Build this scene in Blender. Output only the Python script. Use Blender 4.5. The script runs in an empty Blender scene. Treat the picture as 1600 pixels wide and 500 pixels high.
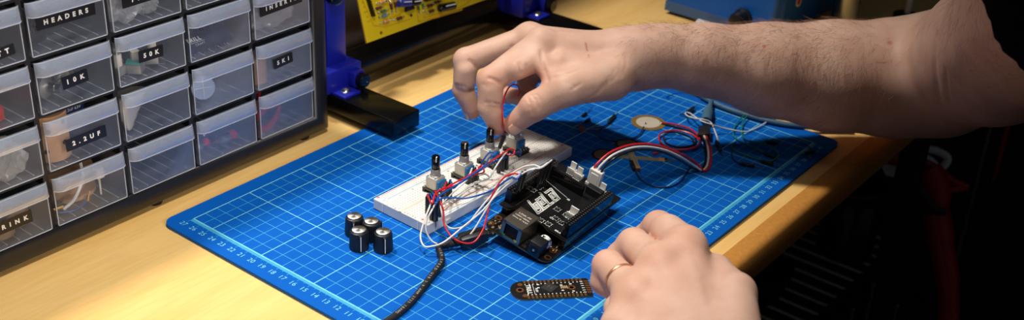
import bpy, bmesh, math, random
import numpy as np
from mathutils import Vector, Matrix

# ------------------------------------------------------------------ units: everything below is written in centimetres
S = 0.01
PI = math.pi
COL = bpy.context.scene.collection
random.seed(7)
RNG = np.random.RandomState(11)

# camera pose measured from the ruled cutting mat (cm frame: x along the mat's long side, y along its short side, z up)
CR = np.array([[0.6202016, -0.78318127, 0.04446432],
               [-0.34187969, -0.32088104, -0.88326307],
               [0.70602285, 0.53259972, -0.4667647]])
CC = np.array([-43.17372073, -32.99703097, 43.12922802])
FOC = 1855.7755

def _ray(px, py):
    return CR.T @ np.array([(px - 800.0) / FOC, (py - 250.0) / FOC, 1.0])
def at(px, py, z=0.0):            # point of the plane z
    d = _ray(px, py); return Vector(CC + d * ((z - CC[2]) / d[2]))
def atY(px, py, y):               # point of the plane y
    d = _ray(px, py); return Vector(CC + d * ((y - CC[1]) / d[1]))
def atD(px, py, dist):            # point at a distance in front of the lens
    return Vector(CC + _ray(px, py) * dist)

# ------------------------------------------------------------------ materials
def lin(c):
    return tuple((x / 12.92 if x <= 0.04045 else ((x + 0.055) / 1.055) ** 2.4) for x in c)
def rgb(r, g, b):
    return lin((r / 255.0, g / 255.0, b / 255.0))
_mats = {}
def mat(name, col, rough=0.5, metal=0.0, var=0.06, scale=8.0, bump=0.0, bscale=60.0, spec=0.5, trans=0.0, alpha=1.0,
        coat=0.0, sss=0.0, sheen=0.0):
    if name in _mats: return _mats[name]
    m = bpy.data.materials.new(name); m.use_nodes = True
    nt = m.node_tree; bs = nt.nodes['Principled BSDF']
    tc = nt.nodes.new('ShaderNodeTexCoord')
    mp = nt.nodes.new('ShaderNodeMapping'); mp.inputs['Scale'].default_value = (100, 100, 100)
    nt.links.new(tc.outputs['Object'], mp.inputs['Vector'])
    nz = nt.nodes.new('ShaderNodeTexNoise'); nz.inputs['Scale'].default_value = scale * 0.1; nz.inputs['Detail'].default_value = 4
    nt.links.new(mp.outputs['Vector'], nz.inputs['Vector'])
    rp = nt.nodes.new('ShaderNodeValToRGB')
    rp.color_ramp.elements[0].position = 0.3; rp.color_ramp.elements[1].position = 0.7
    rp.color_ramp.elements[0].color = tuple(max(0, c * (1 - var)) for c in col) + (1,)
    rp.color_ramp.elements[1].color = tuple(min(1, c * (1 + var)) for c in col) + (1,)
    nt.links.new(nz.outputs['Fac'], rp.inputs['Fac'])
    nt.links.new(rp.outputs['Color'], bs.inputs['Base Color'])
    bs.inputs['Roughness'].default_value = rough
    bs.inputs['Metallic'].default_value = metal
    bs.inputs['Specular IOR Level'].default_value = spec
    bs.inputs['Transmission Weight'].default_value = trans
    bs.inputs['Alpha'].default_value = alpha
    bs.inputs['Coat Weight'].default_value = coat
    if sss:
        bs.inputs['Subsurface Weight'].default_value = sss
        bs.inputs['Subsurface Radius'].default_value = (1.0, 0.35, 0.2)
        bs.inputs['Subsurface Scale'].default_value = 0.004
    if bump:
        n2 = nt.nodes.new('ShaderNodeTexNoise'); n2.inputs['Scale'].default_value = bscale * 0.1; n2.inputs['Detail'].default_value = 3
        nt.links.new(mp.outputs['Vector'], n2.inputs['Vector'])
        bp = nt.nodes.new('ShaderNodeBump'); bp.inputs['Strength'].default_value = bump; bp.inputs['Distance'].default_value = 0.0004
        nt.links.new(n2.outputs['Fac'], bp.inputs['Height']); nt.links.new(bp.outputs['Normal'], bs.inputs['Normal'])
    _mats[name] = m
    return m

def clear_plastic(name, col, see, rough=0.4, tl=0.35):
    """cloudy moulded plastic: part of the light passes straight through, the rest scatters in the sheet"""
    if name in _mats: return _mats[name]
    m = bpy.data.materials.new(name); m.use_nodes = True
    nt = m.node_tree; nt.nodes.clear()
    out = nt.nodes.new('ShaderNodeOutputMaterial')
    tr = nt.nodes.new('ShaderNodeBsdfTransparent'); tr.inputs['Color'].default_value = (0.97, 0.98, 1.0, 1)
    df = nt.nodes.new('ShaderNodeBsdfDiffuse'); df.inputs['Color'].default_value = col + (1,)
    tn = nt.nodes.new('ShaderNodeBsdfTranslucent'); tn.inputs['Color'].default_value = col + (1,)
    gl = nt.nodes.new('ShaderNodeBsdfGlossy'); gl.inputs['Roughness'].default_value = rough
    gl.inputs['Color'].default_value = (0.9, 0.9, 0.9, 1)
    m1 = nt.nodes.new('ShaderNodeMixShader'); m1.inputs['Fac'].default_value = tl
    nt.links.new(df.outputs[0], m1.inputs[1]); nt.links.new(tn.outputs[0], m1.inputs[2])
    tc = nt.nodes.new('ShaderNodeTexCoord'); nz = nt.nodes.new('ShaderNodeTexNoise'); nz.inputs['Scale'].default_value = 60
    nt.links.new(tc.outputs['Object'], nz.inputs['Vector'])
    mr = nt.nodes.new('ShaderNodeMapRange'); mr.inputs['To Min'].default_value = see - 0.05; mr.inputs['To Max'].default_value = see + 0.05
    nt.links.new(nz.outputs['Fac'], mr.inputs['Value'])
    m2 = nt.nodes.new('ShaderNodeMixShader')
    nt.links.new(mr.outputs[0], m2.inputs['Fac'])
    nt.links.new(m1.outputs[0], m2.inputs[1]); nt.links.new(tr.outputs[0], m2.inputs[2])
    lw = nt.nodes.new('ShaderNodeFresnel'); lw.inputs['IOR'].default_value = 1.45
    m3 = nt.nodes.new('ShaderNodeMixShader')
    fr = nt.nodes.new('ShaderNodeMath'); fr.operation = 'MULTIPLY'; fr.inputs[1].default_value = 0.4; nt.links.new(lw.outputs[0], fr.inputs[0])
    nt.links.new(fr.outputs[0], m3.inputs['Fac'])
    nt.links.new(m2.outputs[0], m3.inputs[1]); nt.links.new(gl.outputs[0], m3.inputs[2])
    nt.links.new(m3.outputs[0], out.inputs['Surface'])
    _mats[name] = m
    return m

# ------------------------------------------------------------------ mesh builder
class MB:
    def __init__(self): self.v = []; self.f = []; self.m = []; self.mi = 0
    def add(self, vs, fs):
        o = len(self.v); self.v += [tuple(p) for p in vs]
        for f in fs: self.f.append(tuple(i + o for i in f)); self.m.append(self.mi)
        return self
    def box(self, c, s, M=None):
        x, y, z = c; a, b, d = s[0] / 2, s[1] / 2, s[2] / 2
        vs = [Vector((x + i * a, y + j * b, z + k * d)) for k in (-1, 1) for j in (-1, 1) for i in (-1, 1)]
        if M is not None: vs = [M @ p for p in vs]
        return self.add(vs, [(0, 2, 3, 1), (4, 5, 7, 6), (0, 1, 5, 4), (2, 6, 7, 3), (0, 4, 6, 2), (1, 3, 7, 5)])
    def rbox(self, c, s, r, seg=2, M=None):
        bm = bmesh.new(); bmesh.ops.create_cube(bm, size=1.0)
        for v in bm.verts: v.co = Vector((v.co.x * s[0], v.co.y * s[1], v.co.z * s[2]))
        bmesh.ops.bevel(bm, geom=list(bm.edges), offset=min(r, min(s) * 0.49), segments=seg, profile=0.5, affect='EDGES')
        return self.frombm(bm, Matrix.Translation(c) if M is None else M @ Matrix.Translation(c))
    def frombm(self, bm, M=None):
        bm.verts.index_update()
        vs = [(M @ v.co) if M is not None else v.co.copy() for v in bm.verts]
        fs = [[v.index for v in f.verts] for f in bm.faces]
        bm.free(); return self.add(vs, fs)
    def ring_loft(self, rings, cap=True, closed=False):
        n = len(rings[0]); vs = [p for r in rings for p in r]; fs = []
        for i in range(len(rings) - 1):
            for j in range(n):
                k = (j + 1) % n
                fs.append((i * n + j, i * n + k, (i + 1) * n + k, (i + 1) * n + j))
        if closed:
            i = len(rings) - 1
            for j in range(n):
                k = (j + 1) % n; fs.append((i * n + j, i * n + k, k, j))
        elif cap:
            fs.append(tuple(reversed(range(n)))); fs.append(tuple((len(rings) - 1) * n + j for j in range(n)))
        return self.add(vs, fs)
    def tube(self, pts, r, seg=8, cap=True):
        pts = [Vector(p) for p in pts]; n = len(pts)
        rr = r if isinstance(r, (list, tuple)) else [r] * n
        T = [(pts[min(i + 1, n - 1)] - pts[max(i - 1, 0)]).normalized() for i in range(n)]
        u = T[0].orthogonal().normalized(); rings = []
        for i in range(n):
            u = (u - T[i] * u.dot(T[i]))
            u = u.normalized() if u.length > 1e-6 else T[i].orthogonal().normalized()
            w = T[i].cross(u)
            rings.append([pts[i] + (u * math.cos(2 * PI * j / seg) + w * math.sin(2 * PI * j / seg)) * rr[i] for j in range(seg)])
        return self.ring_loft(rings, cap)
    def cyl(self, p0, p1, r0, r1=None, seg=20):
        return self.tube([p0, p1], [r0, r0 if r1 is None else r1], seg)
    def lathe(self, prof, c=(0, 0, 0), seg=28, M=None, a0=0.0):
        c = Vector(c); rings = []
        for r, z in prof:
            rg = [Vector((max(r, 1e-4) * math.cos(a0 + 2 * PI * j / seg), max(r, 1e-4) * math.sin(a0 + 2 * PI * j / seg), z)) for j in range(seg)]
            rings.append([(M @ (p + c)) if M is not None else p + c for p in rg])
        return self.ring_loft(rings, True)
    def prism(self, out, z0, z1, M=None):
        n = len(out)
        vs = [Vector((x, y, z0)) for x, y in out] + [Vector((x, y, z1)) for x, y in out]
        if M is not None: vs = [M @ p for p in vs]
        fs = [tuple(reversed(range(n))), tuple(range(n, 2 * n))]
        for j in range(n): k = (j + 1) % n; fs.append((j, k, n + k, n + j))
        return self.add(vs, fs)
    def quad(self, a, b, c, d): return self.add([a, b, c, d], [(0, 1, 2, 3)])
    def sphere(self, c, r, seg=12, M=None):
        r = (r, r, r) if not isinstance(r, (tuple, list)) else r
        bm = bmesh.new(); bmesh.ops.create_uvsphere(bm, u_segments=seg, v_segments=max(6, seg // 2), radius=1.0)
        for v in bm.verts: v.co = Vector((v.co.x * r[0], v.co.y * r[1], v.co.z * r[2]))
        T = Matrix.Translation(c)
        return self.frombm(bm, T if M is None else T @ M)
    def text(self, s, M, size=1.0, spacing=1.0, off=0.0, ext=0.0, align='CENTER'):
        cu = bpy.data.curves.new('lettering', 'FONT'); cu.body = s; cu.size = size; cu.space_character = spacing
        cu.align_x = align; cu.align_y = 'CENTER'; cu.offset = off; cu.extrude = ext; cu.resolution_u = 3
        ob = bpy.data.objects.new('lettering', cu)
        me = bpy.data.meshes.new_from_object(ob)
        vs = [M @ v.co for v in me.vertices]; fs = [tuple(p.vertices) for p in me.polygons]
        bpy.data.objects.remove(ob); bpy.data.curves.remove(cu); bpy.data.meshes.remove(me)
        return self.add(vs, fs)
    def build(self, name, mats, parent=None, loc=None, smooth=True, rot=None, angle=35, bevel=0.0):
        """coordinates are local to the parent thing; with no parent they are world and the origin goes to the base"""
        vs = [Vector(p) for p in self.v]
        if parent is None and loc is None:
            lo = [min(p[i] for p in vs) for i in range(3)]; hi = [max(p[i] for p in vs) for i in range(3)]
            loc = Vector(((lo[0] + hi[0]) / 2, (lo[1] + hi[1]) / 2, lo[2])); vs = [p - loc for p in vs]
        me = bpy.data.meshes.new(name)
        me.from_pydata([p * S for p in vs], [], self.f); me.validate()
        bm = bmesh.new(); bm.from_mesh(me)
        bmesh.ops.recalc_face_normals(bm, faces=bm.faces); bm.to_mesh(me); bm.free()
        mats = mats if isinstance(mats, (list, tuple)) else [mats]
        for m in mats: me.materials.append(m)
        if len(mats) > 1 and len(me.polygons) == len(self.m): me.polygons.foreach_set('material_index', self.m)
        if smooth:
            me.polygons.foreach_set('use_smooth', [True] * len(me.polygons))
            try: me.set_sharp_from_angle(angle=math.radians(angle))
            except Exception: pass
        o = bpy.data.objects.new(name, me); COL.objects.link(o)
        if loc is not None: o.location = Vector(loc) * S
        if rot is not None: o.rotation_euler = rot
        if parent is not None: o.parent = parent
        if bevel:
            b = o.modifiers.new('edge', 'BEVEL'); b.width = bevel * S; b.segments = 2; b.limit_method = 'ANGLE'
        return o

def tag(o, label=None, cat=None, group=None, kind=None):
    if label: o['label'] = label
    if cat: o['category'] = cat
    if group: o['group'] = group
    if kind: o['kind'] = kind
    return o
def thing(name, loc, label, cat, group=None, rz=0.0, rot=None):
    o = bpy.data.objects.new(name, None); COL.objects.link(o); o.empty_display_size = 0.01
    o.location = Vector(loc) * S; o.rotation_euler = rot if rot is not None else (0, 0, rz)
    return tag(o, label, cat, group)
def kids(o): return [c for c in bpy.data.objects if c.parent == o]
def dup(root, loc, label, group=None, rz=None):
    r = root.copy(); COL.objects.link(r); r.location = Vector(loc) * S; r['label'] = label
    if rz is not None: r.rotation_euler = (0, 0, rz)
    if group: r['group'] = group
    for ch in kids(root):
        c = ch.copy(); COL.objects.link(c); c.parent = r
        for g in kids(ch):
            d = g.copy(); COL.objects.link(d); d.parent = c
    return r
def smooth_path(pts, n=8):
    """Catmull-Rom through the points"""
    P = [Vector(p) for p in pts]; P = [P[0] * 2 - P[1]] + P + [P[-1] * 2 - P[-2]]; out = []
    for i in range(1, len(P) - 2):
        a, b, c, d = P[i - 1], P[i], P[i + 1], P[i + 2]
        for k in range(n):
            t = k / n
            out.append(0.5 * ((2 * b) + (c - a) * t + (2 * a - 5 * b + 4 * c - d) * t * t + (3 * b - a - 3 * c + d) * t ** 3))
    out.append(P[-2]); return out
def rrect(w, h, r, n=5, cx=0.0, cy=0.0):
    o = []
    for sx, sy, a in ((1, 1, 0), (-1, 1, 90), (-1, -1, 180), (1, -1, 270)):
        for k in range(n + 1):
            t = math.radians(a + 90.0 * k / n)
            o.append((cx + sx * (w / 2 - r) + r * math.cos(t), cy + sy * (h / 2 - r) + r * math.sin(t)))
    return o
def frame(o, x, y):
    """matrix with origin o, local x along x, local y towards y"""
    o, x, y = Vector(o), Vector(x).normalized(), Vector(y)
    z = x.cross(y).normalized(); y = z.cross(x)
    return Matrix(((x.x, y.x, z.x, o.x), (x.y, y.y, z.y, o.y), (x.z, y.z, z.z, o.z), (0, 0, 0, 1)))

M_black = mat('black_plastic', rgb(22, 22, 24), 0.42, var=0.12)
M_blackgloss = mat('glossy_black', rgb(12, 12, 13), 0.16, var=0.1)
M_blackmatte = mat('matte_black', rgb(18, 18, 19), 0.7, var=0.15)
M_steel = mat('steel', rgb(200, 200, 200), 0.25, 1.0, var=0.05)
M_satin = mat('satin_metal', rgb(190, 186, 176), 0.45, 0.85, var=0.05)
M_tin = mat('tinned_wire', rgb(120, 118, 112), 0.5, 0.8)
M_gold = mat('gold_plate', rgb(205, 160, 80), 0.3, 1.0)
M_white = mat('white_plastic', rgb(236, 234, 228), 0.4, var=0.02)
M_red = mat('red_insulation', rgb(205, 28, 34), 0.35)
M_blue = mat('blue_insulation', rgb(18, 84, 170), 0.35)
M_whitewire = mat('white_insulation', rgb(228, 226, 220), 0.35, var=0.02)
M_blackwire = mat('black_insulation', rgb(20, 20, 22), 0.35)
M_green = mat('green_insulation', rgb(20, 130, 110), 0.35)
M_navywire = mat('navy_insulation', rgb(20, 50, 95), 0.35)
M_silk = mat('white_silkscreen', rgb(225, 225, 218), 0.6, var=0.03)
M_pcb = mat('black_soldermask', rgb(17, 17, 18), 0.35, var=0.15)
M_copper = mat('copper_pads', rgb(186, 128, 70), 0.35, 0.9)
# ================================================================== the place: wall, floor, work table
def wood_material():
    m = bpy.data.materials.new('beech_veneer'); m.use_nodes = True; nt = m.node_tree; bs = nt.nodes['Principled BSDF']
    tc = nt.nodes.new('ShaderNodeTexCoord'); mp = nt.nodes.new('ShaderNodeMapping')
    mp.inputs['Scale'].default_value = (2.2, 22, 22); nt.links.new(tc.outputs['Object'], mp.inputs['Vector'])
    n1 = nt.nodes.new('ShaderNodeTexNoise'); n1.inputs['Scale'].default_value = 2.2; n1.inputs['Detail'].default_value = 6; n1.inputs['Distortion'].default_value = 0.6
    nt.links.new(mp.outputs['Vector'], n1.inputs['Vector'])
    r = nt.nodes.new('ShaderNodeValToRGB'); r.color_ramp.elements[0].position = 0.25; r.color_ramp.elements[1].position = 0.8
    r.color_ramp.elements[0].color = rgb(243, 192, 112) + (1,); r.color_ramp.elements[1].color = rgb(252, 213, 140) + (1,)
    nt.links.new(n1.outputs['Fac'], r.inputs['Fac'])
    mp2 = nt.nodes.new('ShaderNodeMapping'); mp2.inputs['Scale'].default_value = (14, 150, 150); nt.links.new(tc.outputs['Object'], mp2.inputs['Vector'])
    n2 = nt.nodes.new('ShaderNodeTexNoise'); n2.inputs['Scale'].default_value = 2.0; n2.inputs['Detail'].default_value = 3
    nt.links.new(mp2.outputs['Vector'], n2.inputs['Vector'])
    r2 = nt.nodes.new('ShaderNodeValToRGB'); r2.color_ramp.elements[0].position = 0.35; r2.color_ramp.elements[1].position = 0.6
    r2.color_ramp.elements[0].color = (0.93, 0.90, 0.86, 1); r2.color_ramp.elements[1].color = (1, 1, 1, 1)
    nt.links.new(n2.outputs['Fac'], r2.inputs['Fac'])
    mx = nt.nodes.new('ShaderNodeMix'); mx.data_type = 'RGBA'; mx.blend_type = 'MULTIPLY'; mx.inputs[0].default_value = 0.8
    nt.links.new(r.outputs[0], mx.inputs[6]); nt.links.new(r2.outputs[0], mx.inputs[7])
    nt.links.new(mx.outputs[2], bs.inputs['Base Color']); bs.inputs['Roughness'].default_value = 0.38
    bs.inputs['Specular IOR Level'].default_value = 0.35
    return m
M_wood = wood_material()
M_edge = mat('worn_beech_edge', rgb(206, 142, 66), 0.4, var=0.09, scale=30, bump=0.08, bscale=60)
M_wall = mat('dark_grey_wall', rgb(150, 138, 126), 0.75, var=0.06, scale=3, bump=0.2, bscale=40)
M_floor = mat('dark_floor', rgb(15, 14, 14), 0.7, var=0.1)

MB().box((24, 42.6, -30), (187, 1.6, 140)).build('wall_back', M_wall).__setitem__('kind', 'structure')
MB().box((125, -30, -77), (14, 330, 260)).build('wall_right', mat('dark_wall_paint', rgb(16, 16, 17), 0.9, var=0.08)).__setitem__('kind', 'structure')
MB().box((30, -30, -77), (200, 330, 2)).build('floor', M_floor).__setitem__('kind', 'structure')

TZ = -0.3
tb = thing('work_table', (20, 15, -75), 'beech veneer work table under the blue cutting mat', 'table')
def tloc(x, y, z): return (x - 20, y - 15, z + 75)
mb = MB().box(tloc(16, 19.35, TZ - 1.2), (150, 44.3, 2.4)); mb.build('table_top', M_wood, tb, smooth=False)
# solid wood lipping along the front, top edge rounded over
prof = [(-2.8, TZ), (-3.7, TZ - 0.01), (-4.0, TZ - 0.08), (-4.22, TZ - 0.26), (-4.34, TZ - 0.55), (-4.38, TZ - 0.9), (-4.38, TZ - 2.3), (-4.2, TZ - 2.6), (-2.8, TZ - 2.6)]
rings = [[Vector(tloc(x, y, z)) for y, z in prof] for x in (-59, 91)]
MB().ring_loft(rings).build('edge_lipping', M_edge, tb, angle=50)
for x in (-50, 61):
    for y in (-2.4, 37):
        MB().rbox(tloc(x, y, -38.9), (2.2, 2.2, 72.2), 0.3).build('leg', M_blackmatte, tb)

# ================================================================== cutting mat
M_mat = mat('blue_mat_vinyl', rgb(0, 92, 186), 0.65, var=0.03, scale=4, bump=0.08, bscale=120, spec=0.12)
M_matcore = mat('grey_mat_core', rgb(150, 150, 152), 0.7)
M_print = mat('pale_cyan_print', rgb(120, 208, 222), 0.6, var=0.08, scale=20)
M_printdim = mat('mid_cyan_print', rgb(58, 164, 210), 0.6, var=0.08, scale=20)
U0, U1, V0, V1 = -1.75, 43.25, -1.65, 28.35
mt = thing('cutting_mat', ((U0 + U1) / 2, (V0 + V1) / 2, TZ), 'blue self-healing cutting mat with pale cyan centimetre grid and rulers', 'cutting mat')
ox, oy = (U0 + U1) / 2, (V0 + V1) / 2
out = rrect(U1 - U0, V1 - V0, 0.9, 8)
MB().prism(out, 0.07, 0.3).build('vinyl_sheet', M_mat, mt, angle=30)
MB().prism(rrect(U1 - U0 - 0.02, V1 - V0 - 0.02, 0.9, 8), 0.0, 0.07).build('backing_layer', M_matcore, mt, angle=30)
GU, GV = 41.45, 27.0
thick, thin = MB(), MB()
def strip(mb, u0, v0, u1, v1, w, h=0.303):
    a, b = Vector((u0 - ox, v0 - oy, h)), Vector((u1 - ox, v1 - oy, h)); d = (b - a).normalized(); n = Vector((-d.y, d.x, 0)) * w / 2
    mb.quad(a - n, b - n, b + n, a + n)
for i in range(0, 42):
    t = i % 5 == 0
    if 0 < i: strip(thick if t else thin, i, 0, i, GV, 0.07 if t else 0.045, 0.304 if t else 0.303)
for j in range(1, 27):
    t = j % 5 == 0
    strip(thick if t else thin, 0, j, GU, j, 0.07 if t else 0.045, 0.3045 if t else 0.3035)
strip(thick, -0.05, GV, GU, GV, 0.09, 0.305); strip(thick, GU, 0, GU, GV, 0.09, 0.305)
strip(thick, 0, -0.05, 0, GV, 0.10, 0.305); strip(thick, 0, 0, GU, 0, 0.10, 0.305)
band = MB()
strip(band, -0.17, 0, -0.17, GV, 0.24, 0.3025); strip(band, 0, -0.17, GU, -0.17, 0.24, 0.3025)
for i in range(0, 84):
    L = 0.50 if i % 2 == 0 else 0.40
    if i <= 82: strip(thin, i / 2, -0.28, i / 2, -L, 0.035, 0.306)
    if i <= 54: strip(thin, -0.28, i / 2, -L, i / 2, 0.035, 0.306)
for k in range(1, 4):
    strip(thin, -0.07 * k - 0.02, 0, -0.07 * k - 0.02, GV, 0.022, 0.306); strip(thin, 0, -0.07 * k - 0.02, GU, -0.07 * k - 0.02, 0.022, 0.306)
thick.build('bold_grid_lines', M_print, mt, smooth=False)
thin.build('fine_grid_lines', M_printdim, mt, smooth=False)
band.build('ruler_band', M_printdim, mt, smooth=False)
nums = MB()
for j in range(0, 28):
    nums.text(str(j), frame((-0.86 - ox, j - 0.0 - oy, 0.305), (0, -1, 0), (1, 0, 0)), 0.56, 1.05)
for i in range(1, 42):
    nums.text(str(i), frame((i - ox + 0.0, -0.86 - oy, 0.305), (1, 0, 0), (0, 1, 0)), 0.56, 1.05)
nums.build('ruler_numbers', M_print, mt, smooth=False)
# ================================================================== drawer cabinet
M_cab = mat('cabinet_black', rgb(24, 24, 26), 0.38, var=0.2, scale=5, bump=0.1, bscale=50)
M_pp = clear_plastic('cloudy_drawer_plastic', (0.55, 0.62, 0.76), 0.945)
M_pplip = clear_plastic('cloudy_lip_plastic', (0.60, 0.68, 0.84), 0.70)
M_pprim = clear_plastic('drawer_rim_plastic', (0.74, 0.78, 0.86), 0.30)
M_ridge = clear_plastic('drawer_ridge_plastic', (0.8, 0.83, 0.9), 0.45)
M_tape = mat('black_label_tape', rgb(20, 20, 22), 0.35, var=0.1)
M_emboss = mat('embossed_white', rgb(232, 232, 228), 0.5, var=0.02)
CX = [-13.9, -8.14, -2.38, 3.36, 9.12]       # left edge of each drawer column
CZ = [1.65, 5.68, 9.70, 13.58, 17.55]        # bottom of each drawer row
FY, DW, DH, DD = 30.3, 5.32, 3.45, 10.2
XL, XR, ZB, ZT, YB = -15.6, 16.25, TZ, 23.0, 41.4
cab = thing('drawer_cabinet', ((XL + XR) / 2, FY, TZ), 'black plastic small-parts drawer cabinet standing at the back left of the table', 'cabinet')
cc = Vector(((XL + XR) / 2, FY, TZ))
def cb(mb, x0, x1, y0, y1, z0, z1): return mb.box(((x0 + x1) / 2 - cc.x, (y0 + y1) / 2 - cc.y, (z0 + z1) / 2 - cc.z), (x1 - x0, y1 - y0, z1 - z0))
# outer case: rounded front rim swept round the opening, walls behind
rim = MB()
prof = [(1.75, 0.35), (1.75, 0.05), (1.45, -0.12), (0.95, -0.2), (0.45, -0.1), (0.12, 0.15), (0.0, 0.6), (0.0, 1.2)]   # (inset from outside, y)
rings = []
for ins, y in prof:
    h = [(XL + ins * 0.9, ZB + 0.3 + ins * 0.88), (XR - ins * 0.9, ZB + 0.3 + ins * 0.88), (XR - ins * 0.9, ZT - ins * 0.88), (XL + ins * 0.9, ZT - ins * 0.88)]
    rings.append([Vector((x - cc.x, y, z - cc.z)) for x, z in h])
rim.ring_loft(rings, cap=False); rim.build('front_rim', M_cab, cab, angle=60)
w = MB()
cb(w, XL, XR, FY + 0.9, YB, ZB + 0.3, ZB + 0.9); cb(w, XL, XR, FY + 0.9, YB, ZT - 0.5, ZT)
cb(w, XL, XL + 0.5, FY + 0.9, YB, ZB + 0.9, ZT - 0.5); cb(w, XR - 0.5, XR, FY + 0.9, YB, ZB + 0.9, ZT - 0.5)
cb(w, XL, XR, YB - 0.3, YB, ZB + 0.9, ZT - 0.5)
w.build('case', M_cab, cab, smooth=False)
w = MB()
for x in CX[1:]:
    cb(w, x - 0.32, x - 0.12, FY + 0.35, YB - 0.3, ZB + 0.9, ZT - 0.5); cb(w, x - 0.40, x - 0.04, FY + 0.3, FY + 0.55, CZ[0] - 0.2, ZT - 0.6)
for i, z in enumerate(CZ):
    cb(w, XL + 0.5, XR - 0.5, FY + 0.5, YB - 0.3, z - 0.25, z - 0.12)
    if i: cb(w, XL + 1.2, XR - 1.2, FY + 0.32, FY + 0.55, z - 0.34, z - 0.08)
cb(w, XR - 1.75, XR - 0.5, FY + 0.2, FY + 0.5, CZ[0] - 0.3, ZT - 0.6)
w.build('divider_grid', M_cab, cab, smooth=False)
ft = MB()
for x in (XL + 2.2, XR - 2.2):
    for y in (FY + 1.2, YB - 1.2): ft.mi = 0
for x in (XL + 2.2, -0.1, XR - 2.2):
    for y in (FY + 0.9, YB - 1.2):
        MB().lathe([(0.5, 0), (0.6, 0.3)], (x - cc.x, y - cc.y, 0), 14).build('foot', M_blackmatte, cab)

# ---- one drawer: local origin at the lower left front corner
def drawer_proto():
    r = thing('storage_drawer', (CX[0], FY, CZ[0]), 'x', 'drawer', 'clear drawers of the parts cabinet')
    t = 0.09
    b = MB()
    b.box((DW / 2, DD / 2, t / 2), (DW, DD, t)); b.box((t / 2, DD / 2, 1.6), (t, DD, 3.0)); b.box((DW - t / 2, DD / 2, 1.6), (t, DD, 3.0))
    b.box((DW / 2, DD - t / 2, 1.6), (DW, t, 3.0))
    b.build('tray', M_pp, r, smooth=False)
    MB().box((DW / 2, t / 2 - 0.01, DH / 2), (DW, t, DH)).build('front_panel', M_pp, r, smooth=False)
    e = MB()
    e.tube([(0.03, 0, DH), (0.03, 0, 0.1), (0.1, 0, 0.03), (DW - 0.1, 0, 0.03), (DW - 0.03, 0, 0.1), (DW - 0.03, 0, DH - 0.3)], 0.035, 6)
    e.build('moulded_rim', M_pprim, r)
    g = MB()
    for k in range(6): g.box((0.55 + k * 0.84, DD / 2, t + 0.02), (0.05, DD - 0.4, 0.05))
    g.build('floor_ridges', M_ridge, r, smooth=False)
    # pull lip: a hood leaning out of the front with rounded ends
    def outline(d, n=6):
        p = [(0.0, 0.0)]
        for k in range(n + 1):
            a = PI / 2 * k / n; p.append((0.75 - 0.75 * math.cos(a), -d * math.sin(a)))
        for k in range(n + 1):
            a = PI / 2 * k / n; p.append((DW - 0.45 + 0.45 * math.sin(a), -d * math.cos(a)))
        p.append((DW, 0.0)); return p
    lv = [(DH + 0.06, 0.04), (DH + 0.07, 0.26), (DH - 0.02, 0.40), (DH - 0.35, 0.49), (DH - 0.80, 0.52), (DH - 0.84, 0.49), (DH - 0.35, 0.44), (DH - 0.07, 0.34), (DH, 0.2), (DH + 0.01, 0.05)]
    L = MB(); P = [[Vector((x, y, z)) for x, y in outline(d)] for z, d in lv]; n = len(P[0])
    vs = [p for q in P for p in q]; fs = []
    for i in range(len(P) - 1):
        for j in range(n - 1): fs.append((i * n + j, i * n + j + 1, (i + 1) * n + j + 1, (i + 1) * n + j))
    L.add(vs, fs)
    lip = L.build('pull_lip', M_pplip, r, angle=50)
    e = MB(); e.tube([Vector((x, y - 0.01, DH - 0.82)) for x, y in outline(0.51)], 0.025, 5); e.tube([Vector((x, y, DH + 0.06)) for x, y in outline(0.26)], 0.025, 5)
    e.build('lip_edge', M_pprim, lip)
    return r
dp = drawer_proto()
GRP = 'clear drawers of the parts cabinet'
ROWW = ['bottom row', 'second row up', 'third row up', 'fourth row up', 'fifth row up']
DRW = {
 (0, 0): 'clear drawer with black label ending RINK at the lower left',
 (0, 1): 'clear drawer holding crumpled clear plastic bags at the left edge',
 (0, 2): 'clear drawer with red-based toggle switches at the left edge',
 (0, 3): 'clear drawer whose black label ends in TT',
 (0, 4): 'clear drawer corner at the top left above the label ending TT',
 (1, 0): 'clear drawer holding a curved white cable, bottom row',
 (1, 1): 'clear drawer with black label 2.2UF',
 (1, 2): 'clear drawer with black label 10K',
 (1, 3): 'clear drawer with black label HEADERS',
 (2, 0): 'empty clear drawer in the bottom row, below the drawer with the cone-shaped bag',
 (2, 1): 'clear drawer holding a cone-shaped plastic bag, under the 50K drawer',
 (2, 2): 'clear drawer with black label 50K',
 (2, 3): 'clear drawer with black label starting PIE, full of plastic bags',
 (3, 0): 'clear drawer holding small metal jacks with red ends, bottom row',
 (3, 1): 'clear drawer holding a fat round capacitor',
 (3, 2): 'clear drawer holding a dark blue touch sensor board',
 (3, 3): 'clear drawer above the one with the dark blue board',
 (4, 0): 'clear drawer with red plastic loops, bottom right of the cabinet',
 (4, 1): 'clear drawer with black label 5K1',
 (4, 2): 'clear drawer with black label INSERTS',
 (4, 3): 'clear drawer directly above the one labelled INSERTS',
 (1, 4): 'clear drawer directly above the HEADERS drawer, top row',
 (2, 4): 'clear drawer directly above the PIEZO drawer, top row',
 (3, 4): 'clear drawer in the top row, second from the right',
 (4, 4): 'clear drawer at the top right corner of the cabinet',
}
drawers = {}
for (c, r), lab in DRW.items():
    L = (CX[c], FY, CZ[r])
    if (c, r) == (0, 0): dp['label'] = lab; drawers[(c, r)] = dp
    else: drawers[(c, r)] = dup(dp, L, lab, GRP)

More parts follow.
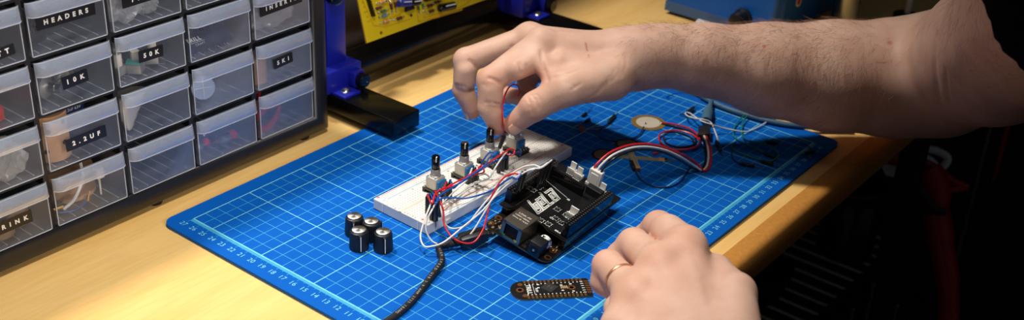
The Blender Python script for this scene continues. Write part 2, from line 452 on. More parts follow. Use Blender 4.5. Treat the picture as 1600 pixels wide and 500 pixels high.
# ---- embossed tape labels stuck on the drawer fronts (pixel corners of the tape, converted to the front plane)
def label(cr, txt, tl, tr, br, bl, size=0.58, sp=1.0, dx=0.0):
    o = Vector((CX[cr[0]], FY, CZ[cr[1]])); Y = FY - 0.03
    A, B, C_, D = [atY(*p, Y) for p in (tl, tr, br, bl)]
    cen = (A + B + C_ + D) / 4; w = ((B - A).length + (C_ - D).length) / 2; h = ((A - D).length + (B - C_).length) / 2
    xd = ((B - A) + (C_ - D)).normalized(); M = frame(cen - o, xd, (0, 0, 1))
    p = MB().prism(rrect(w, h, 0.05, 2), -0.012, 0.012, M).build('tape_label', M_tape, drawers[cr], smooth=False)
    M2 = M @ Matrix.Translation((dx, 0, 0.016))
    MB().text(txt, M2, size * 0.70, sp * 1.32, 0.018, 0.004).build('embossed_letters', M_emboss, p, smooth=False)
label((1, 3), 'HEADERS', (55, 29), (148, 3.5), (149, 22), (57, 49), 0.60, 1.55)
label((1, 2), '10K', (96, 122), (136, 106), (138, 126), (98.5, 141), 0.62, 1.75)
label((1, 1), '2.2UF', (101, 220), (164.5, 195), (167, 212), (105, 238), 0.60, 1.7)
label((0, 0), 'SHRINK', (-31, 360), (49, 327.5), (51.5, 345), (-28, 380), 0.60, 1.75)
label((0, 3), 'BUTT', (-40, 92), (22.5, 66), (23, 84), (-38, 108), 0.6, 1.7)
label((2, 3), 'PIEZO', (190, -4), (262, -26), (263, -8), (191, 14), 0.58, 1.7)
label((2, 2), '50K', (216, 81), (254, 69), (255.5, 87), (217.5, 99), 0.62, 1.6)
label((4, 1), '5K1', (427, 93.5), (456.5, 81), (457.5, 95.5), (429, 109), 0.60, 1.7)
label((4, 2), 'INSERTS', (405, 9), (471, -16), (472, 3), (406.5, 27), 0.60, 1.6)

# ---- what is in the drawers
M_teal = mat('teal_plastic', rgb(20, 140, 120), 0.4); M_cream = mat('cream_plastic', rgb(225, 215, 195), 0.5)
M_card = mat('brown_cardboard', rgb(196, 150, 108), 0.8, var=0.1); M_navy = mat('navy_film', rgb(30, 42, 90), 0.4)
M_bag = clear_plastic('crinkled_bag_film', (0.9, 0.88, 0.85), 0.62, 0.1)
M_redpl = mat('red_plastic', rgb(190, 25, 30), 0.35); M_bluepcb = mat('navy_soldermask', rgb(20, 34, 66), 0.35)
M_tan = mat('tan_plastic', rgb(190, 140, 90), 0.5)
def inn(c, r, x, y, z=0.12): return Vector((CX[c] + x, FY + y, CZ[r] + z))
def crumple(name, p, s, lab, seed, cat='bag'):
    rs = np.random.RandomState(seed); bm = bmesh.new(); bmesh.ops.create_icosphere(bm, subdivisions=4, radius=1.0)
    ph = rs.rand(6, 3) * 6; dr = rs.randn(6, 3)
    for v in bm.verts:
        k = sum(abs(math.sin(v.co.dot(Vector(dr[i])) * 4.5 + ph[i][0])) for i in range(6)) / 6
        q = v.co * (0.40 + 0.95 * k); v.co = Vector((q.x * s[0], q.y * s[1], max(q.z, -0.75) * s[2]))
    m = MB().frombm(bm, Matrix.Translation(p + Vector((0, 0, 0.75 * s[2])))); return tag(m.build(name, M_bag, angle=18), lab, cat)
crumple('plastic_bag', inn(0, 1, 3.4, 1.7), (1.5, 1.3, 1.35), 'crumpled clear bag in the left-edge drawer above the RINK label', 3)
crumple('plastic_bag', inn(0, 1, 1.2, 3.6), (1.1, 1.3, 1.0), 'clear bag behind the crumpled one in the left-edge drawer', 4)
crumple('plastic_bag', inn(2, 3, 1.6, 1.7), (1.4, 1.3, 1.3), 'crinkled clear bag at the left of the PIE drawer', 5)
crumple('plastic_bag', inn(2, 3, 3.6, 2.0), (0.95, 1.2, 0.9), 'smaller clear bag at the right of the PIE drawer', 6)
crumple('plastic_bag', inn(4, 2, 2.6, 1.9), (2.1, 1.4, 1.2), 'flattened clear bag in the INSERTS drawer', 8)
# cone bag with nested steps
m = MB(); A = inn(2, 1, 0.95, 1.0); rg = []
for i in range(10):
    t = i / 9; rr = 0.15 + 1.25 * t + 0.08 * (i % 2)
    rg.append([A + Vector((0.35 * t + rr * math.cos(a), 0.3 * t + 0.6 * rr * math.sin(a), 0.15 + 2.5 * t)) for a in [2 * PI * k / 20 for k in range(20)]])
m.ring_loft(rg, True); tag(m.build('cone_bag', mat('silvery_film', rgb(205, 198, 185), 0.25, 0.35), angle=25), 'cone-shaped stepped silvery bag in the drawer under the 50K drawer', 'bag')

def pot_small(p, rz, lab, name='potentiometer', group='potentiometers in the 10K drawer'):
    t = thing(name, p, lab, 'potentiometer', group, rz)
    MB().lathe([(0.75, 0), (0.8, 0.1), (0.8, 0.75), (0.6, 0.85)], (0, 0, 0), 24, Matrix.Rotation(PI / 2, 4, 'X') @ Matrix.Translation((0, 0.8, -0.3))).build('can', M_satin, t)
    MB().rbox((0, 0.42, 0.75), (1.5, 0.15, 1.4), 0.05).build('wafer', M_blackmatte, t)
    MB().cyl((0, -0.4, 0.8), (0, -1.1, 0.8), 0.34, seg=16).build('bushing', M_steel, t)
    MB().cyl((0, -1.1, 0.8), (0, -1.5, 0.8), 0.28, seg=16).build('shaft', M_steel, t)
    for k in (-1, 0, 1): MB().box((0.4 * k, 0.45, 0.03), (0.12, 0.05, 0.5), Matrix.Translation((0, 0.0, 0.25))).build('solder_lug', M_steel, t)
    return t
pot_small(inn(1, 2, 1.35, 2.1), 0.5, 'large metal potentiometer leaning at the left of the 10K drawer')
pot_small(inn(1, 2, 3.3, 2.8), -0.9, 'black-backed potentiometer at the middle of the 10K drawer')
for i, (x, y, rz, lab) in enumerate([(0.9, 1.5, 0.3, 'left trimmer in the 50K drawer, beside the drawer wall'), (1.5, 2.6, 1.3, 'rear trimmer in the 50K drawer with teal base'),
        (2.5, 1.9, -0.5, 'trimmer behind the 50K label'), (3.7, 1.6, 0.9, 'trimmer at the right end of the 50K pile'), (2.0, 1.0, 2.2, 'front trimmer in the 50K drawer under the label')]):
    t = thing('slide_trimmer', inn(2, 2, x, y), lab, 'potentiometer', 'trimmers in the 50K drawer', rz)
    MB().rbox((0, 0, 0.45), (0.95, 0.95, 0.65), 0.06).build('metal_box', M_satin, t)
    MB().rbox((0, 0.2, 0.9), (1.0, 0.6, 0.25), 0.05).build('teal_cap', M_teal, t)
    MB().cyl((0, -0.1, 0.78), (0, -0.1, 1.6), 0.3, seg=14).build('cream_shaft', M_cream, t)
    for k in (-1, 0, 1): MB().box((0.3 * k, -0.62, 0.1), (0.08, 0.5, 0.05)).build('pin', M_steel, t)
# pin headers
for i, (x, y, rz, n) in enumerate([(1.1, 1.6, 0.3, 8), (2.6, 2.6, 0.0, 8), (3.8, 3.3, 0.35, 8), (1.6, 3.6, 0.2, 8)]):
    t = thing('pin_header', inn(1, 3, x, y), ['pin header nearest the front left of the HEADERS drawer', 'pin header in the middle of the HEADERS drawer', 'pin header at the right of the HEADERS drawer', 'pin header at the back left of the HEADERS drawer'][i], 'pin header', 'headers in the HEADERS drawer', rz)
    MB().rbox((0, 0, 0.35), (2.1, 0.26, 0.7), 0.03).build('strip', M_black, t)
    pn = MB()
    for k in range(n): pn.box((-0.9 + k * 0.257, -0.0, 0.62), (0.07, 0.07, 0.6))
    pn.build('gold_pins', M_gold, t, smooth=False)
# cardboard roll and blue film pouch
t = thing('cardboard_reel', inn(1, 1, 1.35, 1.9), 'brown cardboard reel with holes at the left of the 2.2UF drawer', 'reel')
MB().lathe([(0.9, 0), (1.25, 0), (1.25, 3.2), (0.9, 3.2)], (0, 0, 0), 28).build('tube', M_card, t)
h = MB()
for k, (a, z) in enumerate(((-2.1, 2.2), (-1.3, 1.2), (-2.3, 0.8), (-1.2, 2.6))):
    d = Vector((math.cos(a), math.sin(a), 0)); h.cyl(d * 1.22 + Vector((0, 0, z)), d * 1.26 + Vector((0, 0, z)), 0.16, seg=14)
h.build('punched_holes', M_blackmatte, t)
t = thing('film_pouch', inn(1, 1, 3.3, 2.4), 'navy blue film pouch in the 2.2UF drawer behind the label', 'pouch')
MB().rbox((0, 0, 1.6), (1.9, 0.9, 3.2), 0.2).build('pouch', M_navy, t)
MB().text('2.2uF 63V', frame((0, -0.46, 2.6), (1, 0, 0), (0, 0, 1)), 0.3).build('print', M_silk, t, smooth=False)
# fat capacitor
t = thing('electrolytic_capacitor', inn(3, 1, 1.9, 1.9), 'fat black electrolytic capacitor with a vented silver end in its drawer', 'capacitor')
Rc = Matrix.Translation((0, 0, 1.1)) @ Matrix.Rotation(-1.95, 4, 'Z') @ Matrix.Rotation(PI / 2 - 0.15, 4, 'Y')
MB().lathe([(1.0, -1.6), (1.05, -1.5), (1.05, 1.0), (0.9, 1.1)], (0, 0, 0), 30, Rc).build('sleeve', M_blackgloss, t)
M_ltblue = mat('brushed_alloy_end', rgb(176, 190, 214), 0.35, 0.5)
MB().lathe([(0.01, 1.10), (0.78, 1.10), (0.86, 1.13)], (0, 0, 0), 30, Rc).build('end_disc', M_ltblue, t)
v = MB(); v.box((0, 0, 1.13), (1.5, 0.05, 0.03), Rc); v.box((0, 0, 1.13), (0.05, 1.5, 0.03), Rc); v.build('vent_cross', M_silk, t, smooth=False)
MB().text('1V 50uF', frame((-1.15, -0.75, 1.35), (1, 0.1, 0), (0, 0, 1)), 0.42).build('print', M_silk, t, smooth=False)
# dark blue touch board
t = thing('touch_sensor_board', inn(3, 2, 2.6, 1.2), 'dark blue touch sensor board with white lettering in its drawer', 'circuit board')
TBm = Matrix.Rotation(math.radians(38), 4, 'X')
MB().prism(rrect(4.1, 2.2, 0.15, 3), 0, 0.16, TBm @ Matrix.Translation((0, 0.6, 0.0))).build('board', M_bluepcb, t, smooth=False)
MB().text('TRILL', TBm @ Matrix.Translation((-0.95, 0.82, 0.17)), 0.46, 1.15, 0.012).text('CRAFT', TBm @ Matrix.Translation((-0.65, 0.36, 0.17)), 0.24, 1.2).box((-0.75, 0.57, 0.17), (1.2, 0.025, 0.01), TBm).build('white_lettering', M_silk, t, smooth=False)
pd = MB()
for k in range(15):
    for y in (1.55, 1.4, -0.22, -0.38): pd.box((-1.85 + k * 0.265, y, 0.165), (0.09, 0.09, 0.02), TBm)
pd.build('pad_rows', M_steel, t, smooth=False)
t = thing('relay', inn(3, 2, 1.0, 5.2), 'tan relay block behind the dark blue touch board', 'relay')
MB().rbox((0, 0, 1.4), (1.3, 1.0, 1.5), 0.1).build('body', M_tan, t); MB().rbox((0, 0, 0.32), (1.4, 1.1, 0.64), 0.06).build('socket', M_blackmatte, t)
# red-based toggle switches
for i, (x, y, rz, lab) in enumerate([(3.3, 1.4, 0.4, 'red-based toggle switch nearest the front in the left-edge drawer'), (3.9, 2.6, -0.7, 'red-based toggle switch behind the front one in the left-edge drawer')]):
    t = thing('toggle_switch', inn(0, 2, x, y), lab, 'switch', 'switches in the left-edge drawer', rz)
    MB().rbox((0, 0, 0.45), (0.8, 1.3, 0.9), 0.06).build('red_base', M_redpl, t)
    MB().cyl((0, 0, 0.9), (0, 0, 1.5), 0.3, seg=14).build('bushing', M_steel, t)
    MB().tube([(0, 0, 1.5), (0.25, 0, 1.9), (0.5, 0, 2.35)], [0.1, 0.12, 0.17], 10).build('lever', M_steel, t)
    for k in (-1, 0, 1): MB().box((0.45, 0.35 * k, 0.12), (0.4, 0.1, 0.05)).build('terminal', M_steel, t)
# metal jacks with red ends
for i, (x, y, rz, lab) in enumerate([(1.0, 1.6, 0.2, 'metal jack lying at the left of the bottom-row drawer under the capacitor'), (3.2, 1.3, 0.0, 'metal jack with red end at the right of the bottom-row drawer under the capacitor'), (2.3, 2.7, 0.5, 'metal jack behind the other two under the capacitor drawer')]):
    t = thing('jack_socket', inn(3, 0, x, y, 0.55), lab, 'connector', 'jacks with red ends in the bottom row', rz)
    MB().lathe([(0.3, -0.5), (0.42, -0.45), (0.42, -0.1), (0.55, -0.1), (0.55, 0.1), (0.34, 0.1), (0.34, 0.55)], (0, 0, 0), 18, Matrix.Rotation(PI / 2, 4, 'Y')).build('metal_shell', M_steel, t)
    MB().lathe([(0.2, 0.55), (0.36, 0.6), (0.36, 1.1), (0.15, 1.2)], (0, 0, 0), 16, Matrix.Rotation(PI / 2, 4, 'Y')).build('red_end', M_redpl, t)
    MB().box((-0.75, 0, 0), (0.5, 0.08, 0.16)).build('solder_lug', M_gold, t)
# red plastic loops
for i, (pts, lab) in enumerate([([(0.7, 1.0, 0.3), (1.5, 0.9, 0.25), (2.6, 1.1, 0.8), (3.2, 1.5, 1.5), (2.2, 1.9, 1.3), (1.0, 1.8, 0.7)], 'flat red plastic loop lying in the bottom right drawer'),
        ([(0.6, 1.3, 0.35), (0.75, 1.3, 1.5), (1.2, 1.5, 2.7), (1.6, 1.8, 2.9), (1.3, 2.0, 1.6), (1.0, 1.9, 0.4)], 'red plastic loop standing up at the left of the bottom right drawer')]):
    pp = smooth_path([inn(4, 0, *p) for p in pts], 8); m = MB(); rg = []
    for q in pp: rg.append([q + Vector((0, -0.08, 0.26)), q + Vector((0, 0.08, 0.26)), q + Vector((0, 0.08, -0.26)), q + Vector((0, -0.08, -0.26))])
    m.ring_loft(rg); tag(m.build('red_loop', M_redpl, angle=40), lab, 'strap')
# curved white cable, brass bits, blue wire in the bottom row
tag(MB().tube(smooth_path([inn(1, 0, 1.0, 0.9, 0.5), inn(1, 0, 2.0, 1.0, 0.9), inn(1, 0, 2.9, 1.3, 1.9), inn(1, 0, 3.2, 1.8, 2.9), inn(1, 0, 3.3, 2.6, 3.3), inn(1, 0, 3.9, 3.2, 2.6)]), 0.11, 8).build('white_cable', M_whitewire), 'curved white cable in the bottom-row drawer', 'cable')
tag(MB().tube(smooth_path([inn(1, 0, 0.8, 1.1, 0.25), inn(1, 0, 1.6, 0.8, 0.2), inn(1, 0, 2.5, 0.9, 0.22), inn(1, 0, 3.1, 1.4, 0.25)]), 0.06, 8).build('blue_wire', M_blue), 'short blue wire on the floor of the bottom-row drawer', 'wire')
for i, (a, b_, lab) in enumerate([((0.7, 1.6, 0.3), (1.7, 1.2, 0.5), 'brass terminal lying under the white cable'), ((1.3, 2.0, 0.3), (1.5, 1.5, 1.0), 'brass terminal leaning behind the white cable'), ((3.0, 1.2, 0.2), (3.3, 1.3, 0.8), 'brass terminal at the right of the white cable')]):
    t = thing('brass_terminal', inn(1, 0, *a), lab, 'terminal', 'brass terminals in the bottom row'); d = Vector(b_) - Vector(a)
    MB().cyl((0, 0, 0), d * 0.6, 0.13, seg=10).build('barrel', M_gold, t); MB().cyl(d * 0.6, d, 0.06, seg=8).build('pin', M_gold, t)
t = thing('cable_spool', inn(1, 0, 3.0, 3.6), 'round brown spool at the back of the white cable drawer', 'spool')
MB().lathe([(1.9, 0), (1.9, 0.25), (1.2, 0.25), (1.2, 1.6), (1.9, 1.6), (1.9, 1.85)], (0, 0, 0), 30).build('spool', M_card, t)
t = thing('cream_plug', inn(1, 0, 4.2, 1.4, 1.5), 'cream plug on the end of the white cable in the bottom row', 'plug')
MB().rbox((0, 0, 0.35), (0.6, 0.6, 0.8), 0.08).build('body', M_cream, t)
MB().cyl((0, 0, 0), (0, 0, -1.35), 0.07, seg=8).build('stem', M_cream, t)
t = thing('rolled_tape', inn(4, 1, 0.9, 1.5), 'tan rolled strip at the left of the 5K1 drawer', 'roll')
MB().lathe([(0.7, 0), (0.95, 0), (0.95, 1.9), (0.7, 1.9)], (0, 0, 0), 24).build('roll', M_tan, t)
for i, (x, y, lab) in enumerate([(2.6, 1.6, 'brown tube coil at the back of the RINK drawer'), (4.0, 2.2, 'brown tube coil at the right of the RINK drawer')]):
    tag(MB().lathe([(0.75, 0.0), (0.95, 0.15), (0.95, 1.2), (0.75, 1.35), (0.6, 1.2), (0.6, 0.15)], inn(0, 0, x, y), 20).build('tube_coil', mat('brown_tube', rgb(120, 88, 62), 0.5)), lab, 'tubing', 'coils in the RINK drawer')
t = thing('push_button', inn(0, 3, 3.6, 1.5), 'brown push button in the drawer whose label ends in TT', 'button')
MB().rbox((0, 0, 0.4), (1.0, 1.0, 0.8), 0.06).build('body', M_tan, t); MB().cyl((0, 0, 0.8), (0, 0, 1.3), 0.35, seg=14).build('cap', M_cream, t)
# ================================================================== circuit board holder with a yellow board clamped in it
M_bluepl = mat('deep_blue_plastic', rgb(22, 30, 150), 0.33, var=0.08, scale=5, bump=0.05, bscale=40)
M_bar = mat('black_lacquered_bar', rgb(9, 9, 10), 0.2, var=0.1, spec=0.35)
hx, hy = 19.4, 25.0
hold = thing('board_holder', (hx, hy, 0.0), 'blue and black adjustable holder that clamps the yellow circuit board', 'holder')
def hl(x, y, z): return (x - hx, y - hy, z)
for i, dx in enumerate((0, 25.2)):
    dy = -0.6 * i
    f = MB().rbox(hl(19.43 + dx, 32.6 + dy, 1.17), (3.05, 15.4, 1.46), 0.1).build('foot_bar', M_bar, hold)
    for y, z0 in ((26.2, 0.005), (38.6, TZ)):
        MB().lathe([(0.75, z0), (0.95, z0 + 0.12), (1.0, 0.44)], hl(19.43 + dx, y + dy, 0), 22).build('rubber_foot', M_blackmatte, f)
    b = MB()
    b.rbox(hl(19.5 + dx, 33.55 + dy, 2.85), (4.1, 3.1, 1.9), 0.12)
    b.rbox(hl(20.6 + dx, 31.75 + dy, 2.68), (1.25, 1.0, 1.3), 0.12)
    b.rbox(hl(18.9 + dx, 31.3 + dy, 2.02), (1.85, 1.9, 0.3), 0.1)
    b.build('bracket', M_bluepl, hold)
    s = MB().lathe([(0.42, 0), (0.42, 0.06), (0.36, 0.1), (0.30, 0.22), (0.12, 0.26), (0.1, 0.18)], hl(18.85 + dx, 31.15 + dy, 2.17), 20); s.build('screw', M_steel, hold)
    # thumb knob, ridged
    ring = []
    K = Matrix.Translation(hl(20.62 + dx, 31.3 + dy, 2.68)) @ Matrix.Rotation(PI / 2, 4, 'X')
    kn = MB(); prof = [(0.40, 0.0), (0.50, 0.06), (0.60, 0.12), (0.60, 0.62), (0.52, 0.72), (0.2, 0.74), (0.15, 0.70)]
    rg = []
    for r, z in prof:
        rg.append([K @ Vector(((r + (0.03 if (j % 2 and r > 0.55) else 0)) * math.cos(2 * PI * j / 48), (r + (0.03 if (j % 2 and r > 0.55) else 0)) * math.sin(2 * PI * j / 48), z)) for j in range(48)])
    kn.ring_loft(rg); kn.build('thumb_knob', M_blackgloss, hold, angle=25)
    p = MB().rbox(hl(19.7 + dx, 33.75 + dy, 9.3), (2.15, 1.6, 11.4), 0.12); p.build('post', M_bluepl, hold)
    K2 = Matrix.Translation(hl(19.35 + dx, 33.0 + dy, 10.0)) @ Matrix.Rotation(PI / 2, 4, 'X')
    MB().lathe([(0.5, 0.0), (0.8, 0.1), (0.8, 0.7), (0.6, 0.8)], (0, 0, 0), 30, K2).build('clamp_knob', M_blackgloss, hold)
    if i == 0:
        a = MB().rbox(hl(22.4, 34.7, 12.9), (3.6, 0.9, 1.2), 0.12)
    else:
        a = MB().rbox(hl(43.3, 34.2, 12.9), (1.8, 0.9, 1.2), 0.12)
    a.build('clamp_arm', M_bluepl, hold)
MB().rbox(hl(32.5, 35.65, 1.52), (23.2, 2.95, 1.42), 0.1).build('rail', M_bar, hold)

# ---- yellow board
M_yel = mat('yellow_soldermask', rgb(236, 204, 20), 0.35, var=0.04, scale=3)
M_yedge = mat('board_edge_tan', rgb(196, 150, 70), 0.6)
M_trace = mat('orange_tracks', rgb(226, 172, 22), 0.4)
tl_ = math.radians(15.5)
PO = Vector((23.72, 33.5, 4.3)); PX = Vector((1, -0.024, 0)).normalized(); PYv = Vector((0, math.sin(tl_), math.cos(tl_))); PN = PX.cross(PYv).normalized(); PYv = PN.cross(PX)
pcb = thing('circuit_board', PO, 'yellow circuit board of resistors and capacitors held upright between blue posts', 'circuit board')
PM = Matrix(((PX.x, PYv.x, PN.x, 0), (PX.y, PYv.y, PN.y, 0), (PX.z, PYv.z, PN.z, 0), (0, 0, 0, 1)))
def pl(px, py, h=0.0):
    d = Vector(_ray(px, py)); o = Vector(CC); P0 = PO + PN * h
    q = o + d * ((P0 - o).dot(PN) / d.dot(PN)) - PO
    return Vector((q.dot(PX), q.dot(PYv), h))
b = MB(); hp = pl(596, 51.5)
hole = [(hp.x + 0.16 * math.cos(a), hp.y + 0.16 * math.sin(a)) for a in [2 * PI * k / 20 for k in range(20)]]
W_, H_ = 19.2, 9.2
bm = bmesh.new()
ov = [bm.verts.new((x, y, 0)) for x, y in ((0, 0), (W_, 0), (W_, H_), (0, H_))]; hv = [bm.verts.new((x, y, 0)) for x, y in hole]
ed = [bm.edges.new((ov[i], ov[(i + 1) % 4])) for i in range(4)] + [bm.edges.new((hv[i], hv[(i + 1) % 20])) for i in range(20)]
bmesh.ops.triangle_fill(bm, edges=ed, use_beauty=True)
fs = [f for f in bm.faces if (f.calc_center_median() - Vector((hp.x, hp.y, 0))).length < 0.15]
bmesh.ops.delete(bm, geom=fs, context='FACES_ONLY')
r_ = bmesh.ops.extrude_face_region(bm, geom=list(bm.faces)); bmesh.ops.translate(bm, verts=[v for v in r_['geom'] if isinstance(v, bmesh.types.BMVert)], vec=(0, 0, -0.16))
b.frombm(bm, PM); b.build('board', M_yel, pcb, smooth=False)
MB().box((-0.004, H_ / 2, -0.08), (0.01, H_ - 0.02, 0.15), PM).box((W_ / 2, -0.004, -0.08), (W_ - 0.02, 0.01, 0.15), PM).build('cut_edges', M_yedge, pcb, smooth=False)
tr = MB()
for pts in ([(566, 0), (584, 40), (602, 42), (622, 36), (640, 30)], [(610, 28), (625, 22), (636, 12)], [(650, 6), (654, 34), (680, 28), (700, 22), (722, 15)], [(660, 10), (662, 28), (690, 20)], [(700, 18), (726, 8), (735, 0)], [(600, 8), (612, 4), (622, 0)]):
    q = [pl(*p, 0.004) for p in pts]
    for a, c in zip(q, q[1:]):
        d = (c - a).normalized(); n = Vector((-d.y, d.x, 0)) * 0.06
        tr.quad(*[PM @ v for v in (a - n - d * 0.05, c - n + d * 0.05, c + n + d * 0.05, a + n - d * 0.05)])
tr.build('copper_tracks', M_trace, pcb, smooth=False)
BODY = {'g': mat('green_resistor', rgb(60, 120, 60), 0.4), 'b': mat('blue_resistor', rgb(70, 150, 200), 0.4), 't': mat('tan_resistor', rgb(215, 180, 130), 0.45),
        'k': mat('dark_resistor', rgb(70, 30, 25), 0.4)}
M_band = {'r': mat('red_band', rgb(170, 50, 40), 0.5), 'o': mat('orange_band', rgb(220, 110, 40), 0.5), 'n': mat('brown_band', rgb(90, 45, 25), 0.5)}
def resistor(p0, p1, body, bands='ron'):
    a, c = pl(*p0, 0.16), pl(*p1, 0.16); d = c - a; L = d.length; u = d / L
    def T(t): return PM @ (a + d * t)
    r0 = min(0.17, L * 0.12)
    root = MB().tube([T(0.28), T(0.32), T(0.42), T(0.58), T(0.68), T(0.72)], [r0 * 0.8, r0 * 1.1, r0 * 0.85, r0 * 0.85, r0 * 1.1, r0 * 0.8], 12).build('resistor', BODY[body], pcb)
    for k, bch in enumerate(bands):
        t = 0.38 + k * 0.1; MB().cyl(T(t), T(t + 0.045), r0 * 0.97, seg=12).build('colour_band', M_band[bch], root)
    e = MB(); z0 = Vector((0, 0, -0.15))
    e.tube([PM @ (a + z0), PM @ (a + Vector((0, 0, -0.03)) + u * 0.03), T(0.06), T(0.3)], 0.035, 6); e.tube([PM @ (c + z0), PM @ (c + Vector((0, 0, -0.03)) - u * 0.03), T(0.94), T(0.7)], 0.035, 6)
    e.sphere(PM @ (a + z0 * 0.8), 0.1, 8).sphere(PM @ (c + z0 * 0.8), 0.1, 8)
    e.build('lead_wire', M_steel, root)
resistor((590, 6), (605, 1), 't', 'oro'); resistor((584, 15), (599, 10), 'k', 'rr'); resistor((592.5, 20), (607, 14.5), 'g', 'n'); resistor((594, 27), (608, 21.5), 'b', 'r')
resistor((595.5, 36), (611.5, 30.5), 't', 'oro'); resistor((616, 31), (632, 26), 'k', 'nr'); resistor((609, 0), (614, 20), 'k', 'nr'); resistor((615.5, -2), (620, 17), 'k', 'rn')
resistor((659, 0), (662.5, 17), 'g', ''); resistor((652.5, 6), (656, 20), 'g', ''); resistor((664, 11), (679, 7), 'k', 'r'); resistor((667, 20), (681, 15), 'k', 'nr'); resistor((676, 5), (690, 1), 'k', 'r')
M_cblue = mat('blue_capacitor_sleeve', rgb(34, 44, 130), 0.3); M_cend = mat('alloy_end', rgb(165, 165, 170), 0.35, 0.8)
def lying_cap(p0, p1, r, m, nm='capacitor'):
    a, c = pl(*p0, r + 0.05), pl(*p1, r + 0.05); d = (c - a)
    def T(t): return PM @ (a + d * t)
    o = MB().tube([T(0), T(0.04), T(0.12), T(0.17), T(0.22), T(0.96), T(1.0)], [r * 0.85, r, r, r * 0.9, r, r, r * 0.86], 20).build(nm, m, pcb)
    MB().cyl(T(0.985), T(1.012), r * 0.75, seg=18).build('alloy_end', M_cend, o)
    n = (PM @ Vector((0, 0, 1))).normalized(); st = PM.to_3x3() @ Vector((0.3, 0.5, 0.8)).normalized()
    q = MB(); w = d.normalized().cross(Vector((0, 0, 1)))
    q.tube([PM @ (a + d * 0.25 + (Vector((0, 0, 0.9)) + w * -0.3).normalized() * r), PM @ (a + d * 0.92 + (Vector((0, 0, 0.9)) + w * -0.3).normalized() * r)], 0.05, 5); q.build('stripe', M_silk, o)
lying_cap((623, 5.5), (641, 4.5), 0.33, M_cblue); lying_cap((641, 5), (655, 3), 0.30, M_blackgloss); lying_cap((687, 13), (710, 8), 0.36, M_blackgloss); lying_cap((664, -3), (690, -9), 0.36, M_blackgloss)
MB().rbox(pl(640, 13, 0.2), (0.9, 0.35, 0.4), 0.05, M=PM).build('transistor', M_blackmatte, pcb)
for p in ((642.5, 24), (634, 17)): MB().cyl(PM @ pl(*p, 0), PM @ pl(*p, 0.1), 0.12, seg=12).build('solder_joint', M_black, pcb)
hd = MB(); a, c = pl(572, -4, 0), pl(580.5, 24, 0); n = 9
for k in range(n):
    p = a.lerp(c, k / (n - 1)); hd.rbox(p + Vector((0, 0, 0.22)), (0.22, (a - c).length / (n - 1) * 0.86, 0.44), 0.03, 1, M=PM)
hd.build('pin_header', M_blackgloss, pcb)
sk = MB()
for k, s in enumerate(('5V', 'R1', 'GND', 'IN', 'VCC')):
    p = pl(567.5 + k * 2.2, 4 + k * 7.4, 0.006); sk.text(s, PM @ Matrix.Translation(p) , 0.22)
for k in range(10): sk.box(pl(706 + k * 4.6, 3.5 - k * 1.35, 0.006), (0.03, 0.5, 0.005), M=PM)
sk.build('silkscreen', mat('dark_silkscreen', rgb(120, 92, 10), 0.6), pcb, smooth=False)
# ================================================================== breadboard
BO = Vector((9.28, 13.52, 0.0)); BRZ = -0.0235; BL, BW, BH = 16.45, 5.32, 0.86
M_bb = mat('breadboard_white', rgb(238, 234, 226), 0.45, var=0.02); M_hole = mat('dark_socket_hole', rgb(120, 116, 110), 0.8)
M_redline = mat('red_rail_print', rgb(225, 90, 80), 0.6); M_blueline = mat('blue_rail_print', rgb(90, 170, 215), 0.6); M_foam = mat('kraft_backing', rgb(170, 160, 130), 0.8)
bbt = thing('breadboard', BO, 'white solderless breadboard carrying four rotary potentiometers', 'breadboard', None, BRZ)
b = MB()
b.rbox((BL / 2, 2.66 - 0.0, 0.45), (BL, 3.42, 0.8), 0.04, 1)
b.build('terminal_block', M_bb, bbt, angle=30)
for y in (0.46, BW - 0.46):
    MB().rbox((BL / 2, y, 0.45), (BL, 0.92, 0.8), 0.04, 1).build('power_rail', M_bb, bbt, angle=30)
for k in range(4):
    MB().rbox((2.0 + 4.1 * k, -0.06, 0.36), (0.5, 0.14, 0.4), 0.04, 1).build('joining_tab', M_bb, bbt)
MB().box((BL / 2, BW / 2, 0.025), (BL - 0.1, BW - 0.1, 0.05)).build('adhesive_backing', M_foam, bbt, smooth=False)
h = MB(); z = BH + 0.0
for i in range(63):
    x = 0.36 + i * 0.254
    for j in range(5):
        h.box((x, 1.32 + j * 0.254, z - 0.005), (0.10, 0.10, 0.014)); h.box((x, 2.98 + j * 0.254, z - 0.005), (0.10, 0.10, 0.014))
for i in range(63):
    if i % 6 == 5: continue
    x = 0.6 + i * 0.245
    for y in (0.34, 0.60, BW - 0.34, BW - 0.60): h.box((x, y, z - 0.005), (0.10, 0.10, 0.014))
h.build('contact_holes', mat('contact_hole_grey', rgb(196, 190, 180), 0.8), bbt, smooth=False)
MB().box((BL / 2, 2.66, z - 0.03), (BL + 0.01, 0.22, 0.075)).build('centre_channel', mat('channel_shade_ivory', rgb(215, 208, 190), 0.6), bbt, smooth=False)
MB().box((BL / 2, 0.80, z + 0.003), (BL - 1.3, 0.045, 0.005)).box((BL / 2, BW - 0.14, z + 0.003), (BL - 1.3, 0.045, 0.005)).text('+', frame((0.32, 0.74, z + 0.004), (1, 0, 0), (0, 1, 0)), 0.5, 1, 0.02).text('+', frame((0.35, BW - 0.16, z + 0.004), (1, 0, 0), (0, 1, 0)), 0.5, 1, 0.02).text('+', frame((BL - 0.32, 0.74, z + 0.004), (1, 0, 0), (0, 1, 0)), 0.5, 1, 0.02).build('red_print', M_redline, bbt, smooth=False)
MB().box((BL / 2, 0.13, z + 0.003), (BL - 1.3, 0.045, 0.005)).box((BL / 2, BW - 0.80, z + 0.003), (BL - 1.3, 0.045, 0.005)).box((0.32, 0.2, z + 0.003), (0.2, 0.05, 0.005)).box((0.35, BW - 0.75, z + 0.003), (0.2, 0.05, 0.005)).build('blue_print', M_blueline, bbt, smooth=False)
t = MB()
